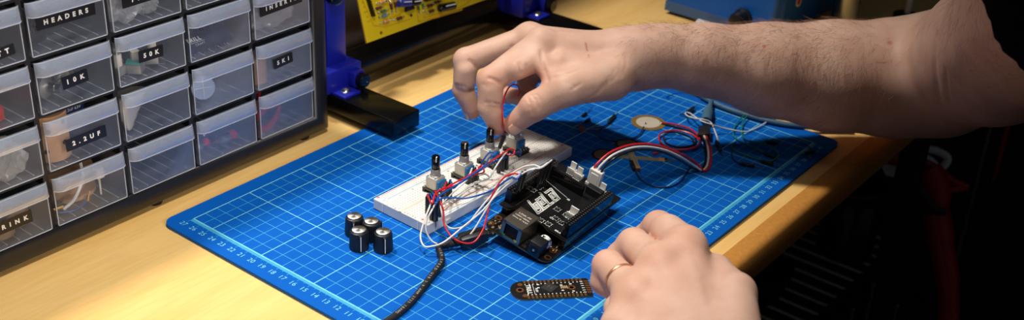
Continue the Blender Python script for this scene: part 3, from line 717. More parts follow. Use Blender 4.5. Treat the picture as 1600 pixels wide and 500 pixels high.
for j, s in enumerate('abcde'): t.text(s, frame((0.16, 1.32 + j * 0.254, z + 0.004), (0, -1, 0), (1, 0, 0)), 0.24, 1, 0.006)
for j, s in enumerate('fghij'): t.text(s, frame((0.16, 2.98 + j * 0.254, z + 0.004), (0, -1, 0), (1, 0, 0)), 0.24, 1, 0.006)
for j, s in enumerate('abcde'): t.text(s, frame((BL - 0.16, 1.32 + j * 0.254, z + 0.004), (0, -1, 0), (1, 0, 0)), 0.24, 1, 0.006)
for j, s in enumerate('fghij'): t.text(s, frame((BL - 0.16, 2.98 + j * 0.254, z + 0.004), (0, -1, 0), (1, 0, 0)), 0.24, 1, 0.006)
for i in range(0, 63, 5):
    for y in (1.06, 4.26): t.text(str(max(1, i)), frame((0.36 + i * 0.254, y, z + 0.004), (0, -1, 0), (1, 0, 0)), 0.2, 1, 0.006)
t.build('printed_letters', mat('grey_print', rgb(150, 145, 138), 0.7), bbt, smooth=False)

# ---- rotary potentiometers on little breakout boards
M_bluewafer = mat('blue_wafer', rgb(30, 120, 190), 0.35)
def rotary(p, lab, first=[None]):
    if first[0] is not None: return dup(first[0], p, lab, 'potentiometers on the breadboard', BRZ)
    t = thing('rotary_potentiometer', p, lab, 'potentiometer', 'potentiometers on the breadboard', BRZ); first[0] = t
    MB().rbox((0.05, -0.05, 0.30), (1.25, 1.75, 0.12), 0.02, 1).build('breakout_board', mat('dark_breakout', rgb(60, 58, 50), 0.4), t)
    for y, n in ((-0.78, 5), (0.68, 5)):
        m = MB()
        for k in range(n): m.rbox((-0.47 + k * 0.254, y, 0.13), (0.24, 0.24, 0.25), 0.02, 1)
        m.build('pin_strip', M_black, t)
        m = MB()
        for k in range(n): m.cyl((-0.47 + k * 0.254, y, 0.2), (-0.47 + k * 0.254, y, 0.48), 0.05, seg=6).sphere((-0.47 + k * 0.254, y, 0.38), 0.085, 6)
        m.build('soldered_pins', M_steel, t)
    c = MB().rbox((0, 0.05, 0.86), (1.0, 1.0, 0.92), 0.05).build('metal_can', mat('cast_zinc', rgb(205, 198, 182), 0.5, 0.35), t)
    w = MB().rbox((0.02, -0.52, 0.80), (0.86, 0.2, 0.66), 0.03); w.box((0.02, -0.60, 0.93), (0.5, 0.1, 0.14)); w.build('blue_wafer', M_bluewafer, t)
    m = MB()
    for k in (-1, 0, 1): m.tube([(0.02 + 0.26 * k, -0.6, 0.6), (0.02 + 0.26 * k, -0.7, 0.58), (0.02 + 0.26 * k, -0.72, 0.3)], 0.05, 6)
    m.build('terminal', M_steel, t)
    for x, y in ((0.4, 0.42), (-0.4, 0.42), (0.4, -0.3), (-0.4, -0.3)): MB().cyl((x, y, 1.30), (x, y, 1.34), 0.08, seg=10).build('blue_rivet', M_bluewafer, t)
    MB().lathe([(0.40, 1.30), (0.40, 1.38), (0.355, 1.42), (0.355, 1.86), (0.33, 1.9)], (0, 0.05, 0), 24).build('bushing', M_satin, t)
    s = MB().lathe([(0.30, 1.86), (0.30, 2.0), (0.285, 2.02), (0.30, 2.06), (0.30, 2.86), (0.26, 2.92), (0.1, 2.925)], (0, 0.05, 0), 24).build('shaft', M_blackgloss, t)
    MB().box((-0.29, -0.06, 2.72), (0.05, 0.07, 0.3), Matrix.Rotation(0.5, 4, 'Z')).box((-0.19, -0.06, 2.925), (0.2, 0.07, 0.02), Matrix.Rotation(0.5, 4, 'Z')).build('pointer_line', M_silk, s)
    return t
for p, lab in zip([(13.12, 16.20), (16.10, 16.05), (19.12, 16.10), (22.05, 15.95)],
        ['first potentiometer from the left end of the breadboard', 'second potentiometer from the left end of the breadboard', 'third potentiometer along the breadboard, directly under the pinched red wire', 'fourth potentiometer, below the thumb at the right end of the breadboard']):
    rotary((p[0], p[1], BH), lab)

# ---- loose control knobs on the mat
def knob(p, rz, lab, first=[None]):
    if first[0] is not None: return dup(first[0], p, lab, 'loose control knobs', rz)
    t = thing('control_knob', p, lab, 'knob', 'loose control knobs', rz); first[0] = t
    rg = []
    for r, z in [(0.60, 0.0), (0.66, 0.03), (0.655, 0.25), (0.60, 1.28), (0.585, 1.34), (0.52, 1.37), (0.50, 1.36)]:
        rg.append([Vector(((r + (0.018 if (j % 2 and 0.03 < z < 1.3) else 0)) * math.cos(2 * PI * j / 72), (r + (0.018 if (j % 2 and 0.03 < z < 1.3) else 0)) * math.sin(2 * PI * j / 72), z)) for j in range(72)])
    MB().ring_loft(rg).build('skirt', M_black, t, angle=20)
    MB().lathe([(0.47, 1.36), (0.475, 1.46), (0.45, 1.475), (0.01, 1.478)], (0, 0, 0), 40).build('spun_metal_cap', M_spun, t)
    f = MB().rbox((0, -0.63, 0.66), (0.2, 0.2, 1.3), 0.03).build('pointer_fin', M_black, t)
    MB().box((0, -0.735, 0.68), (0.055, 0.012, 1.12)).build('pointer_line', M_silk, f, smooth=False)
    return t
def spun():
    m = bpy.data.materials.new('spun_aluminium'); m.use_nodes = True; nt = m.node_tree; bs = nt.nodes['Principled BSDF']
    bs.inputs['Metallic'].default_value = 1; bs.inputs['Base Color'].default_value = (0.72, 0.70, 0.66, 1)
    bs.inputs['Roughness'].default_value = 0.28; bs.inputs['Anisotropic'].default_value = 0.6
    tg = nt.nodes.new('ShaderNodeTangent'); tg.direction_type = 'RADIAL'; tg.axis = 'Z'; nt.links.new(tg.outputs[0], bs.inputs['Tangent'])
    tc = nt.nodes.new('ShaderNodeTexCoord'); wv = nt.nodes.new('ShaderNodeTexWave'); wv.wave_type = 'RINGS'; wv.rings_direction = 'Z'; wv.inputs['Scale'].default_value = 400; nt.links.new(tc.outputs['Object'], wv.inputs['Vector'])
    mr = nt.nodes.new('ShaderNodeMapRange'); mr.inputs['To Min'].default_value = 0.34; mr.inputs['To Max'].default_value = 0.44; nt.links.new(wv.outputs['Fac'], mr.inputs['Value']); nt.links.new(mr.outputs[0], bs.inputs['Roughness'])
    return m
M_spun = spun()
for q, rz, lab in [((6.12, 17.42), -0.85, 'rearmost knob of the four on the mat, furthest left'), ((6.45, 16.12), 0.9, 'knob at the back right of the four, partly hidden'), ((5.05, 15.92), -0.62, 'front left knob of the four, with its white line facing out'), ((5.98, 14.58), -0.62, 'front right knob of the four, nearest the breadboard')]:
    knob((q[0] - 0.02, q[1] - 0.02, 0.0), rz, lab)

# ================================================================== single-board computer with its black cape
def rodm(r):
    t = r.length; k = r / t; return Matrix.Rotation(t, 4, k)
ex_R = rodm(Vector((0.203, 0.012, 0.063)))
GO = Vector((11.66, 5.08, 0.12))
gt = thing('single_board_computer', GO, 'black single-board computer with a stacked cape marked bela, beside the breadboard', 'circuit board')
gt.rotation_euler = ex_R.to_euler()
SC = 0.989
def GL(px, py, h):   # pixel -> local point of the plane h of the board
    n = ex_R.to_3x3() @ Vector((0, 0, 1)); d = Vector(_ray(px, py)); o = Vector(CC); P0 = GO + n * h
    return ex_R.to_3x3().transposed() @ (o + d * ((P0 - o).dot(n) / d.dot(n)) - GO)
LB, WB = 8.55, 5.4
M_pcbedge = mat('fibreglass_edge', rgb(120, 104, 60), 0.6)
def rr2(w, h, r1, r2, n=6):   # corner radii left (r1) and right (r2)
    o = []
    for cx, cy, a, r in ((w - r2, h - r2, 0, r2), (r1, h - r1, 90, r1), (r1, r1, 180, r1), (w - r2, r2, 270, r2)):
        for k in range(n + 1):
            t = math.radians(a + 90 * k / n); o.append((cx + r * math.cos(t), cy + r * math.sin(t)))
    return o
MB().prism(rr2(LB, WB, 0.63, 1.2), 0.0, 0.05).prism(rr2(LB, WB, 0.63, 1.2), 0.11, 0.155).build('main_board', M_pcb, gt, angle=30)
MB().prism(rr2(LB - 0.01, WB - 0.01, 0.63, 1.2), 0.05, 0.11).build('board_edge', M_pcbedge, gt, angle=30)
# ethernet socket: shell with an open front
M_shell = mat('nickel_shell', rgb(150, 140, 126), 0.33, 0.9, var=0.06)
ey0, ey1, exl, eh = 2.36, 3.98, 2.1, 1.36
s = MB(); zt = 0.155
s.box((exl / 2, (ey0 + ey1) / 2, zt + eh - 0.03), (exl, ey1 - ey0, 0.06)); s.box((exl / 2, ey0 + 0.03, zt + eh / 2), (exl, 0.06, eh)); s.box((exl / 2, ey1 - 0.03, zt + eh / 2), (exl, 0.06, eh))
s.box((exl - 0.03, (ey0 + ey1) / 2, zt + eh / 2), (0.06, ey1 - ey0, eh)); s.box((exl / 2, (ey0 + ey1) / 2, zt + 0.04), (exl, ey1 - ey0, 0.08))
es = s.build('ethernet_socket', M_shell, gt, smooth=False)
f = MB(); f.box((-0.02, ey0 + 0.14, zt + eh / 2), (0.06, 0.28, eh)); f.box((-0.02, ey1 - 0.14, zt + eh / 2), (0.06, 0.28, eh)); f.box((-0.02, (ey0 + ey1) / 2, zt + eh - 0.09), (0.06, ey1 - ey0, 0.18)); f.box((-0.02, (ey0 + ey1) / 2, zt + 0.1), (0.06, ey1 - ey0, 0.2))
f.build('shell_face', M_shell, es, smooth=False)
MB().box((0.6, (ey0 + ey1) / 2, zt + 0.6), (0.9, 1.1, 0.9)).build('jack_cavity', M_blackmatte, es, smooth=False)
m = MB(); m.box((-0.052, ey1 - 0.32, zt + 0.22), (0.02, 0.24, 0.16)); m.build('green_light', mat('green_lens', rgb(70, 130, 70), 0.3), es, smooth=False)
m = MB(); m.box((-0.052, ey0 + 0.32, zt + 0.22), (0.02, 0.24, 0.16)); m.build('amber_light', mat('amber_lens', rgb(190, 170, 50), 0.3), es, smooth=False)
M_etch = mat('etched_print', rgb(205, 198, 185), 0.6)
m = MB()
for k, (tx, sz) in enumerate((('LINK-PP', 0.26), ('LPJ0011BBNL', 0.19), ('China M 16/24', 0.19))):
    m.text(tx, frame((1.42 - 0.3 * k, (ey0 + ey1) / 2, zt + eh + 0.006), (0, -1, 0), (1, 0, 0)), sz, 1.1, 0.004)
m.build('print', M_etch, es, smooth=False)
# dc power socket
d = MB(); d.rbox((0.42, 1.14, zt + 0.52), (1.0, 0.92, 1.04), 0.05); d.cyl((0.9, 1.14, zt + 0.5), (1.42, 1.14, zt + 0.5), 0.45, seg=24)
ds = d.build('power_socket', M_black, gt)
MB().lathe([(0.02, 0), (0.31, 0.0), (0.31, 0.03)], (0, 0, 0), 24, Matrix.Translation((-0.085, 1.14, zt + 0.56)) @ Matrix.Rotation(-PI / 2, 4, 'Y')).build('bore', mat('pit_black', rgb(5, 5, 5), 0.9), ds)
MB().cyl((-0.09, 1.14, zt + 0.5), (-0.16, 1.14, zt + 0.5), 0.09, seg=12).build('centre_pin', M_steel, ds)
wr = MB(); rg = []
for x in (0.80, 1.36):
    rg.append([Vector((x, 1.14 + 0.475 * math.cos(a), zt + 0.5 + 0.475 * math.sin(a))) for a in [math.radians(q) for q in range(-40, 225, 12)]])
n_ = len(rg[0]); wr.add(rg[0] + rg[1], [(j, j + 1, n_ + j + 1, n_ + j) for j in range(n_ - 1)])
st = wr.build('white_sticker', M_white, ds); 
MB().text('5', frame((1.08, 0.80, zt + 0.87), (0.25, 0.95, 0.2), (1, -0.2, 0)), 0.5, 1, 0.02).text('v', frame((1.08, 1.24, zt + 1.0), (0.2, 1, 0.0), (1, -0.2, 0)), 0.42, 1, 0.02).build('marking', M_black, st, smooth=False)
# usb socket
u = MB().rbox((0.25, 4.72, -0.16), (0.8, 0.72, 0.3), 0.05); u.build('usb_socket', M_shell, gt)
# small parts and plated holes round the left end
for x, y in ((0.62, 0.32), (1.5, 0.5), (1.42, 5.1), (0.5, 5.1)):
    MB().lathe([(0.16, 0.156), (0.16, 0.165), (0.26, 0.165), (0.26, 0.156)], (x, y, 0), 20).build('plated_hole', M_copper, gt)
    MB().lathe([(0.01, 0.158), (0.15, 0.158)], (x, y, 0), 16).build('hole_void', mat('pit_black', rgb(5, 5, 5), 0.9), gt)
sm = MB(); sm2 = MB()
rs = np.random.RandomState(5)
for i in range(26):
    x, y = 0.2 + 1.0 * rs.rand(), 4.15 + 1.1 * rs.rand(); (sm if i % 2 else sm2).box((x, y, 0.19), (0.12 if i % 3 else 0.22, 0.09, 0.07))
for i in range(22):
    x, y = 1.45 + 0.6 * rs.rand(), 0.3 + 2.0 * rs.rand(); (sm if i % 2 else sm2).box((x, y, 0.19), (0.12, 0.08, 0.07))
for i in range(8): sm.box((0.25 + 0.14 * i, 2.2 - 0.05 * (i % 2), 0.2), (0.08, 0.14, 0.09))
tag(sm.build('chip_resistors', M_steel, gt, smooth=False), kind='stuff'); tag(sm2.build('chip_capacitors', mat('ceramic_tan', rgb(180, 150, 110), 0.5), gt, smooth=False), kind='stuff')
MB().lathe([(0.02, 0.16), (0.13, 0.16), (0.13, 0.22), (0.02, 0.22)], (0.25, 2.02, 0), 14).build('standoff_pad', M_steel, gt)
# headers: lower pair, cape, stacking pair
HX0, HN, HPIT = 2.05, 23, 0.2525
zc = 1.02
for y in (0.29, WB - 0.29):
    MB().rbox((HX0 + HN * HPIT / 2, y, (0.155 + zc) / 2), (HN * HPIT, 0.5, zc - 0.155), 0.02, 1).build('socket_strip', M_blackgloss, gt)
# cape outline with a notch round the ethernet socket
cx = 1.95
def fil(a, c, b2, r=0.25, n=5):
    a, c, b2 = Vector(a), Vector(c), Vector(b2); p = c + (a - c).normalized() * r; q = c + (b2 - c).normalized() * r
    return [tuple((p * (1 - t) ** 2 + c * 2 * t * (1 - t) + q * t * t)) for t in [k / n for k in range(n + 1)]]
P = [(cx - 0.35, WB), (cx - 0.35, 4.55), (cx + 0.22, 4.45), (cx + 0.22, 1.85), (cx - 0.05, 1.55), (cx - 0.05, 0.0), (9.35, 0.0), (9.35, WB)]
outl = []
for i, p in enumerate(P):
    outl += fil(P[i - 1], p, P[(i + 1) % len(P)], 0.28 if 1 <= i <= 4 else 0.08)
P_ = [(p[0], p[1]) for p in outl]
MB().prism(P_, zc + 0.03, zc + 0.155).build('cape_board', M_pcb, gt, smooth=False)
MB().prism([(a, c) for a, c in P_], zc, zc + 0.03).build('cape_edge', M_pcbedge, gt, smooth=False)
zs = zc + 0.155; zh = 2.28
def strip_header(x0, y0, nx, ny, h, name, dx=HPIT):
    m = MB(); m.rbox((x0 + nx * dx / 2, y0 + ny * dx / 2, zs + h / 2), (nx * dx, ny * dx, h), 0.015, 1)
    o = m.build(name, M_blackgloss, gt, smooth=False)
    q = MB(); q2 = MB()
    for i in range(nx):
        for j in range(ny):
            q.box((x0 + (i + .5) * dx, y0 + (j + .5) * dx, zs + h + 0.001), (0.115, 0.115, 0.006))
            q2.box((x0 + (i + .5) * dx, y0 + (j + .5) * dx, zs + h + 0.004), (0.06, 0.06, 0.004))
    q.build('socket_openings', mat('socket_grey', rgb(92, 90, 86), 0.35, 0.4), o, smooth=False); q2.build('contact_slots', mat('pit_black', rgb(5, 5, 5), 0.9), o, smooth=False)
    return o
strip_header(HX0, 0.04, HN, 2, zh - zs, 'stacking_header'); strip_header(HX0, WB - 0.54, HN, 2, zh - zs, 'stacking_header')
# tall socket strip across the middle and a low brown module behind it
pA, pB = GL(853, 268, zs), GL(897, 305, zs)
MB().rbox((7.15, 3.55, zs + 0.42), (0.28, 3.0, 0.84), 0.02, 1).build('socket_strip', M_blackgloss, gt)
MB().rbox((7.75, 3.85, zs + 0.12), (0.9, 1.8, 0.24), 0.03, 1).build('codec_module', mat('dark_brown_module', rgb(52, 44, 36), 0.45), gt)
MB().rbox((8.0, 1.55, zs + 0.3), (0.55, 1.3, 0.6), 0.04, 1).build('audio_block', M_black, gt)
MB().rbox((3.3, 4.5, zs + 0.02), (1.9, 0.06, 0.04), 0.01, 1).build('pin_row', M_steel, gt)
# white logo: outlined letters as ribbons
def ribbon(mb, pts, w, z, org, ux, uy):
    pts = [org + ux * p[0] + uy * p[1] for p in pts]
    for i, (a, c) in enumerate(zip(pts, pts[1:])):
        d = (c - a).normalized(); n = Vector((-d.y, d.x)) * w / 2; e = d * w / 2
        mb.add([(q.x, q.y, z + i * 0.00003) for q in (a - n - e, c - n + e, c + n + e, a + n - e)], [(0, 1, 2, 3)])
lw, li = MB(), MB()
bA = GL(838, 336, zs); bT = GL(820, 312, zs); aE = GL(878, 308, zs)
org = Vector((GL(840.5, 333, zs).x, GL(840.5, 333, zs).y)); endx = Vector((GL(874, 309.5, zs).x, GL(874, 309.5, zs).y)); up = Vector((GL(825, 313.5, zs).x, GL(825, 313.5, zs).y))
ux = (endx - org) / 15.6; uy = (up - org) / 6.6
letters = [(0, [(0, 6.4), (0, 0), (3, 0), (3, 3.8), (1.5, 3.8), (1.5, 1.7)]),
           (4.2, [(3, 0), (0, 0), (0, 4.8), (2.9, 4.8), (2.9, 1.9), (1.5, 1.9), (1.5, 3.2)]),
           (8.4, [(0, 6.4), (0, 0), (2.3, 0)]),
           (12.2, [(-1.0, 5.2), (3, 5.2), (3, 0), (0, 0), (0, 3.4), (1.5, 3.4), (1.5, 1.7)])]
wu = ux.length
for x0, pts in letters:
    q = [Vector((p[0] + x0, p[1])) for p in pts]
    ribbon(lw, [(p.x, p.y) for p in q], wu * 1.15, zs + 0.004, org, ux, uy)
    ribbon(li, [(p.x, p.y) for p in q], wu * 0.3, zs + 0.008, org, ux, uy)
lw.build('logo_letters', M_silk, gt, smooth=False); li.build('logo_inline', M_pcb, gt, smooth=False)
# white silkscreen squiggles round chip parts, frame lines
sq = MB(); chip = MB()
for px, py in ((845, 344), (857, 350), (871, 327), (885, 336), (877, 348), (850, 297), (833, 297), (868, 341)):
    c = GL(px, py, zs); a = 0.3
    for k in range(4):
        th = a + PI / 2 * k; ca, sa = math.cos(th), math.sin(th)
        Mq = Matrix.Translation((c.x, c.y, zs + 0.003)) @ Matrix.Rotation(th, 4, 'Z')
        sq.box((0.2, 0.02, 0), (0.03, 0.26 if k % 2 else 0.34, 0.004), Mq); sq.box((0.27, 0.12, 0), (0.05, 0.05, 0.004), Mq)
    chip.box((c.x, c.y, zs + 0.04), (0.2, 0.16, 0.08))
l0, l1 = GL(845, 275, zs), GL(886, 309, zs); ribbon(sq, [(0, 0), (1, 0)], 0.03, zs + 0.004, Vector((l0.x, l0.y)), Vector((l1.x - l0.x, l1.y - l0.y)), Vector((0, 0)))
for k in range(12):
    c = GL(806 + 3.3 * k, 306 - 2.1 * k, zs); sq.box((c.x, c.y, zs + 0.003), (0.05, 0.14, 0.004))
m_ = GL(870, 367, zs); sq.text('BELA 10', frame((cx + 0.3, 0.75, zs + 0.004), (0, -1, 0), (1, 0, 0)), 0.2, 1.1, 0.01)
for tx, (px, py) in (('I0', (888, 312)), ('I2', (851, 277)), ('C3', (862, 341))):
    c = GL(px, py, zs); sq.text(tx, frame((c.x, c.y, zs + 0.004), (0, -1, 0), (1, 0, 0)), 0.26, 1.1, 0.01)
sq.build('silkscreen', M_silk, gt, smooth=False); chip.build('chips', mat('grey_chip', rgb(70, 68, 66), 0.5), gt, smooth=False)
# white right-angle sockets along the far end, plus one near the long header
def jst(x, y, rz, n=2):
    M = Matrix.Translation((x, y, zs)) @ Matrix.Rotation(rz, 4, 'Z'); w = 0.26 * n + 0.1
    m = MB(); m.box((0, 0, 0.14), (0.5, w, 0.28), M); m.box((0.0, 0, 0.45), (0.09, w * 0.72, 0.9), M); m.box((-0.22, 0, 0.22), (0.06, w, 0.44), M)
    o = m.build('wire_socket', M_white, gt, smooth=False)
    q = MB()
    for k in range(n): q.box((0.14, (k - (n - 1) / 2) * 0.25, 0.42), (0.035, 0.035, 0.6), M)
    q.build('pin', M_steel, o, smooth=False)
    t_ = MB()
    for k in range(4): t_.box((-0.34, -w / 2 + w * (k + .5) / 4, 0.004), (0.06, 0.1, 0.004), M)
    t_.build('silk_marks', M_silk, o, smooth=False)
def gl2(px, py, h=0.28):
    p = GL(px, py, zs + h); return p.x, p.y
JX = {}
for nm, (px, py) in (('a', (894, 267)), ('b', (904, 275)), ('c', (927, 288)), ('d', (940, 300))):
    JX[nm] = gl2(px, py, 0.14)
for nm in 'abd': jst(JX[nm][0], JX[nm][1], 0.0, 2)
jst(*gl2(895, 338, 0.14), 0.0, 3)
# ---- sensor cable with its white plug (three wires: red, white, black) ending in a black plug in the air
JP = ex_R @ Vector((JX['c'][0], JX['c'][1], zs)) + GO
# ================================================================== small touch-sensor bar on the mat
A0 = at(800, 455, 0.16); ctrL = at(808, 454, 0.16)
tx = (at(924, 447.5, 0.16) - at(799, 454, 0.16)); tL = tx.length; tx.normalize(); ty = Vector((-tx.y, tx.x, 0))
tw = 1.98
to = at(797.5, 454, 0.16); to = Vector((to.x, to.y, 0.0))
trz = math.atan2(tx.y, tx.x)
tt = thing('touch_sensor_bar', to, 'small black touch sensor bar with copper edge pads lying near the ringed hand', 'circuit board', None, trz)
n = 14; oo = []
for k in range(n + 1):
    a = PI / 2 + PI * k / n; oo.append((tw / 2 * 0.86 + tw / 2 * 0.86 * math.cos(a), tw / 2 * math.sin(a)))
oo += [(tL - 0.15, -tw / 2), (tL - 0.04, -tw / 2 + 0.04), (tL, -tw / 2 + 0.15), (tL, tw / 2 - 0.15), (tL - 0.04, tw / 2 - 0.04), (tL - 0.15, tw / 2)]
MB().prism(oo, 0.0, 0.12).build('board_core', M_pcbedge, tt, smooth=False)
MB().prism(oo, 0.12, 0.16).build('board_face', M_pcb, tt, smooth=False)
pd = MB(); np_ = 15
for k in range(np_):
    x = 1.05 + k * (tL - 1.05 - 0.5) / (np_ - 1)
    for s in (-1, 1):
        pd.box((x, s * (tw / 2 - 0.1), 0.1), (0.15, 0.215, 0.135)); pd.cyl((x, s * (tw / 2 - 0.24), 0.15), (x, s * (tw / 2 - 0.24), 0.168), 0.075, seg=10)
for k in range(6):
    y = -0.62 + k * 0.25; pd.box((tL - 0.16, y, 0.1), (0.33, 0.15, 0.135))
pd.build('copper_pads', M_copper, tt, smooth=False)
for x, y, r in ((0.62, 0.0, 0.26), (tL - 1.25, 0.0, 0.26), (0.72, 0.62, 0.17), (0.85, -0.66, 0.17)):
    MB().lathe([(0.01, 0.166), (r, 0.166), (r, 0.15)], (x, y, 0), 20).build('copper_ring', M_copper, tt)
    if r > 0.2: MB().lathe([(0.01, 0.169), (0.13, 0.169)], (x, y, 0), 16).build('mounting_hole', M_mat, tt)
cm = Matrix.Translation((tL * 0.5 - 0.05, 0.05, 0.2)) @ Matrix.Rotation(PI / 4, 4, 'Z')
ch = MB().rbox((0, 0, 0), (0.85, 0.85, 0.09), 0.02, 1, M=cm).build('controller_chip', mat('dark_chip', rgb(42, 41, 40), 0.45), tt, smooth=False)
MB().text('CY8C', cm @ Matrix.Translation((0, 0.1, 0.05)), 0.15).text('2106', cm @ Matrix.Translation((0, -0.14, 0.05)), 0.15).build('chip_print', mat('faint_chip_print', rgb(100, 98, 95), 0.7), ch, smooth=False)
lg = MB()
for s in (-1, 1):
    for k in range(6):
        lg.box((s * 0.45, -0.3 + k * 0.12, -0.03), (0.08, 0.05, 0.03), cm); lg.box((-0.3 + k * 0.12, s * 0.45, -0.03), (0.05, 0.08, 0.03), cm)
lg.build('chip_legs', M_steel, ch, smooth=False)
wt = MB()
wt.text('TRILL', frame((1.2, 0.02, 0.163), (0, -1, 0), (1, 0, 0)), 0.42, 1.05, 0.015).box((1.52, 0, 0.163), (0.03, 1.15, 0.004)).text('FLEX', frame((1.7, -0.1, 0.163), (0, -1, 0), (1, 0, 0)), 0.2, 1.1, 0.008)
for k in range(np_):
    x = 1.05 + k * (tL - 1.55) / (np_ - 1)
    for s in (-1, 1): wt.box((x, s * (tw / 2 - 0.4), 0.163), (0.07, 0.09, 0.004))
for k in range(6): wt.box((tL - 0.5, -0.62 + k * 0.25, 0.163), (0.2, 0.06, 0.004))
for x, y in ((tL - 1.25, 0.4), (tL - 1.2, -0.42), (tL * .5 + 0.75, 0.32), (tL * .5 + 0.75, -0.28), (tL * .5 + 1.12, -0.05), (tL * .5 - 0.78, 0.15), (tL * .5 - 0.75, 0.5)): wt.box((x, y, 0.163), (0.16, 0.1, 0.004))
wt.build('white_lettering', M_silk, tt, smooth=False)
for i in range(4):
    MB().box((tL * .5 + 0.7 + 0.12 * i, 0.02, 0.19), (0.08, 0.3, 0.06)).build('chip_resistor', mat('ceramic_tan', rgb(180, 150, 110), 0.5), tt, smooth=False)
# ================================================================== jumper wires and loose parts
def pts3(lst): return [at(*p) for p in lst]
def mkwire(name, label, cat, paths, group=None, r=0.062, plugs=(), loc=None):
    """paths: list of (part name, material, [(px,py,z) or Vector]) ; plugs: (position, direction, length, has pin)"""
    conv = [(pn, m, [p if isinstance(p, Vector) else at(*p) for p in ps]) for pn, m, ps in paths]
    o = Vector(loc) if loc is not None else conv[0][2][0].copy()
    zs_ = [p.z for _, _, ps in conv for p in ps] + [p[0].z for p in plugs]
    o.z = max(0.0, min(zs_) - r)
    t = thing(name, o, label, cat, group)
    for pn, m, ps in conv:
        MB().tube([p - o for p in smooth_path(ps, 9)], r, 9).build(pn, m, t, angle=80)
    for p, d, L, pin in plugs:
        d = Vector(d).normalized(); p = Vector(p); M = d.to_track_quat('Z', 'Y').to_matrix().to_4x4(); M.translation = p - o
        b = MB().rbox((0, 0, L / 2), (0.25, 0.25, L), 0.03, 1, M=M); b.tube([M @ Vector((0, 0, L)), M @ Vector((0, 0, L + 0.16))], [0.1, 0.075], 8)
        q = b.build('plug', M_black, t, angle=40)
        if pin: MB().cyl(M @ Vector((0, 0, 0)), M @ Vector((0, 0, -pin)), 0.03, seg=8).build('pin', M_tin, q)
    return t
UP = Vector((0, 0, 1)); GN = ex_R.to_3x3() @ UP
def gpt(px, py, h): return GO + ex_R.to_3x3() @ GL(px, py, h)
# plug positions on the breadboard front left
pb1 = at(674.5, 343, 0.88); pb2 = at(681, 345.5, 0.88); pb3 = at(687, 338, 0.88)
TOP = 1.42
def top(p, n=UP): return p + n * (TOP + 0.1)
gh = 2.29
gB = gpt(808.5, 297, gh); gR = gpt(813.5, 294.5, gh); gW = [gpt(841, 287, gh), gpt(848, 281.5, gh), gpt(854.5, 277.5, gh)]
p3c = [at(779, 270, 0.88), at(785, 267, 0.88), at(791, 264.5, 0.88)]
GJ = 'jumper wires on the breadboard'
mkwire('jumper_wire', 'lowest white jumper wire, looping past the breadboard front corner onto the mat', 'wire', [('wire', M_whitewire, [top(pb1), (671, 324, 2.4), (664, 342, 1.9), (657, 368, 1.1), (662, 384, 0.7), (674, 385, 0.7), (694, 378, 1.0), (724, 354, 1.6), (753, 330, 2.4), (776, 304, 3.3), (800, 283, 4.2), (822, 268, 4.9), (836, 264, 5.1), top(gW[0], GN)])], GJ, plugs=[(pb1, UP, TOP, 0.5), (gW[0], GN, TOP, 0.3)])
mkwire('jumper_wire', 'second white jumper wire from below, in front of the breadboard', 'wire', [('wire', M_whitewire, [top(pb2), (675, 328, 2.3), (667, 345, 1.7), (666.5, 363, 1.0), (680, 380, 0.35), (709, 381, 0.35), (734, 367, 1.0), (755, 335, 2.2), (772, 306, 3.2), (795, 276, 4.3), (815, 262, 4.9), (834, 258, 5.2), (845, 261, 5.2), top(gW[1], GN)])], GJ, plugs=[(pb2, UP, TOP, 0.5), (gW[1], GN, TOP, 0.3)])
mkwire('jumper_wire', 'white jumper wire dipping behind the red loop beside the breadboard edge', 'wire', [('wire', M_whitewire, [top(pb3), (689, 325, 2.3), (693, 345, 1.5), (701, 355, 1.0), (713, 357, 1.0), (731, 350, 1.5), (750, 326, 2.4), (775, 298, 3.4), (800, 281, 4.3), (828, 265, 5.0), (846, 262, 5.2), top(gW[2], GN)])], GJ, plugs=[(pb3, UP, TOP, 0.5), (gW[2], GN, TOP, 0.3)])
pr1 = at(672, 337, 0.88) + Vector((0.05, 0.3, 0)); pr2 = pr1 + Vector((0.255, 0, 0)); pr3 = pr1 + Vector((0.51, 0, 0)); pr4 = pr1 + Vector((0.765, 0, 0))
mkwire('jumper_wire', 'red jumper wire hanging in a deep loop in front of the breadboard', 'wire', [('wire', M_red, [top(pr4), (689, 317, 2.6), (693, 332, 2.1), (694.5, 352, 1.4), (707, 371, 1.0), (726, 380, 1.1), (742, 377, 1.35), (755, 358, 1.8), (762, 332, 2.2), (770, 303, 3.3), (786, 279, 4.2), (803, 271, 4.6), (812, 273, 4.6), top(gR, GN)])], GJ, plugs=[(pr4, UP, TOP, 0.5), (gR, GN, TOP, 0.3)])
mkwire('jumper_wire', 'long blue jumper wire running along the front of the breadboard to the black board', 'wire', [('wire', M_blue, [top(pr3), (683, 313, 2.7), (692, 309.5, 2.7), (708, 309, 2.6), (726, 310, 2.5), (748, 305, 2.8), (770, 297, 3.4), (788, 284, 4.1), (800, 277, 4.5), (808, 279, 4.5), top(gB, GN)])], GJ, plugs=[(pr3, UP, TOP, 0.5), (gB, GN, TOP, 0.3)])
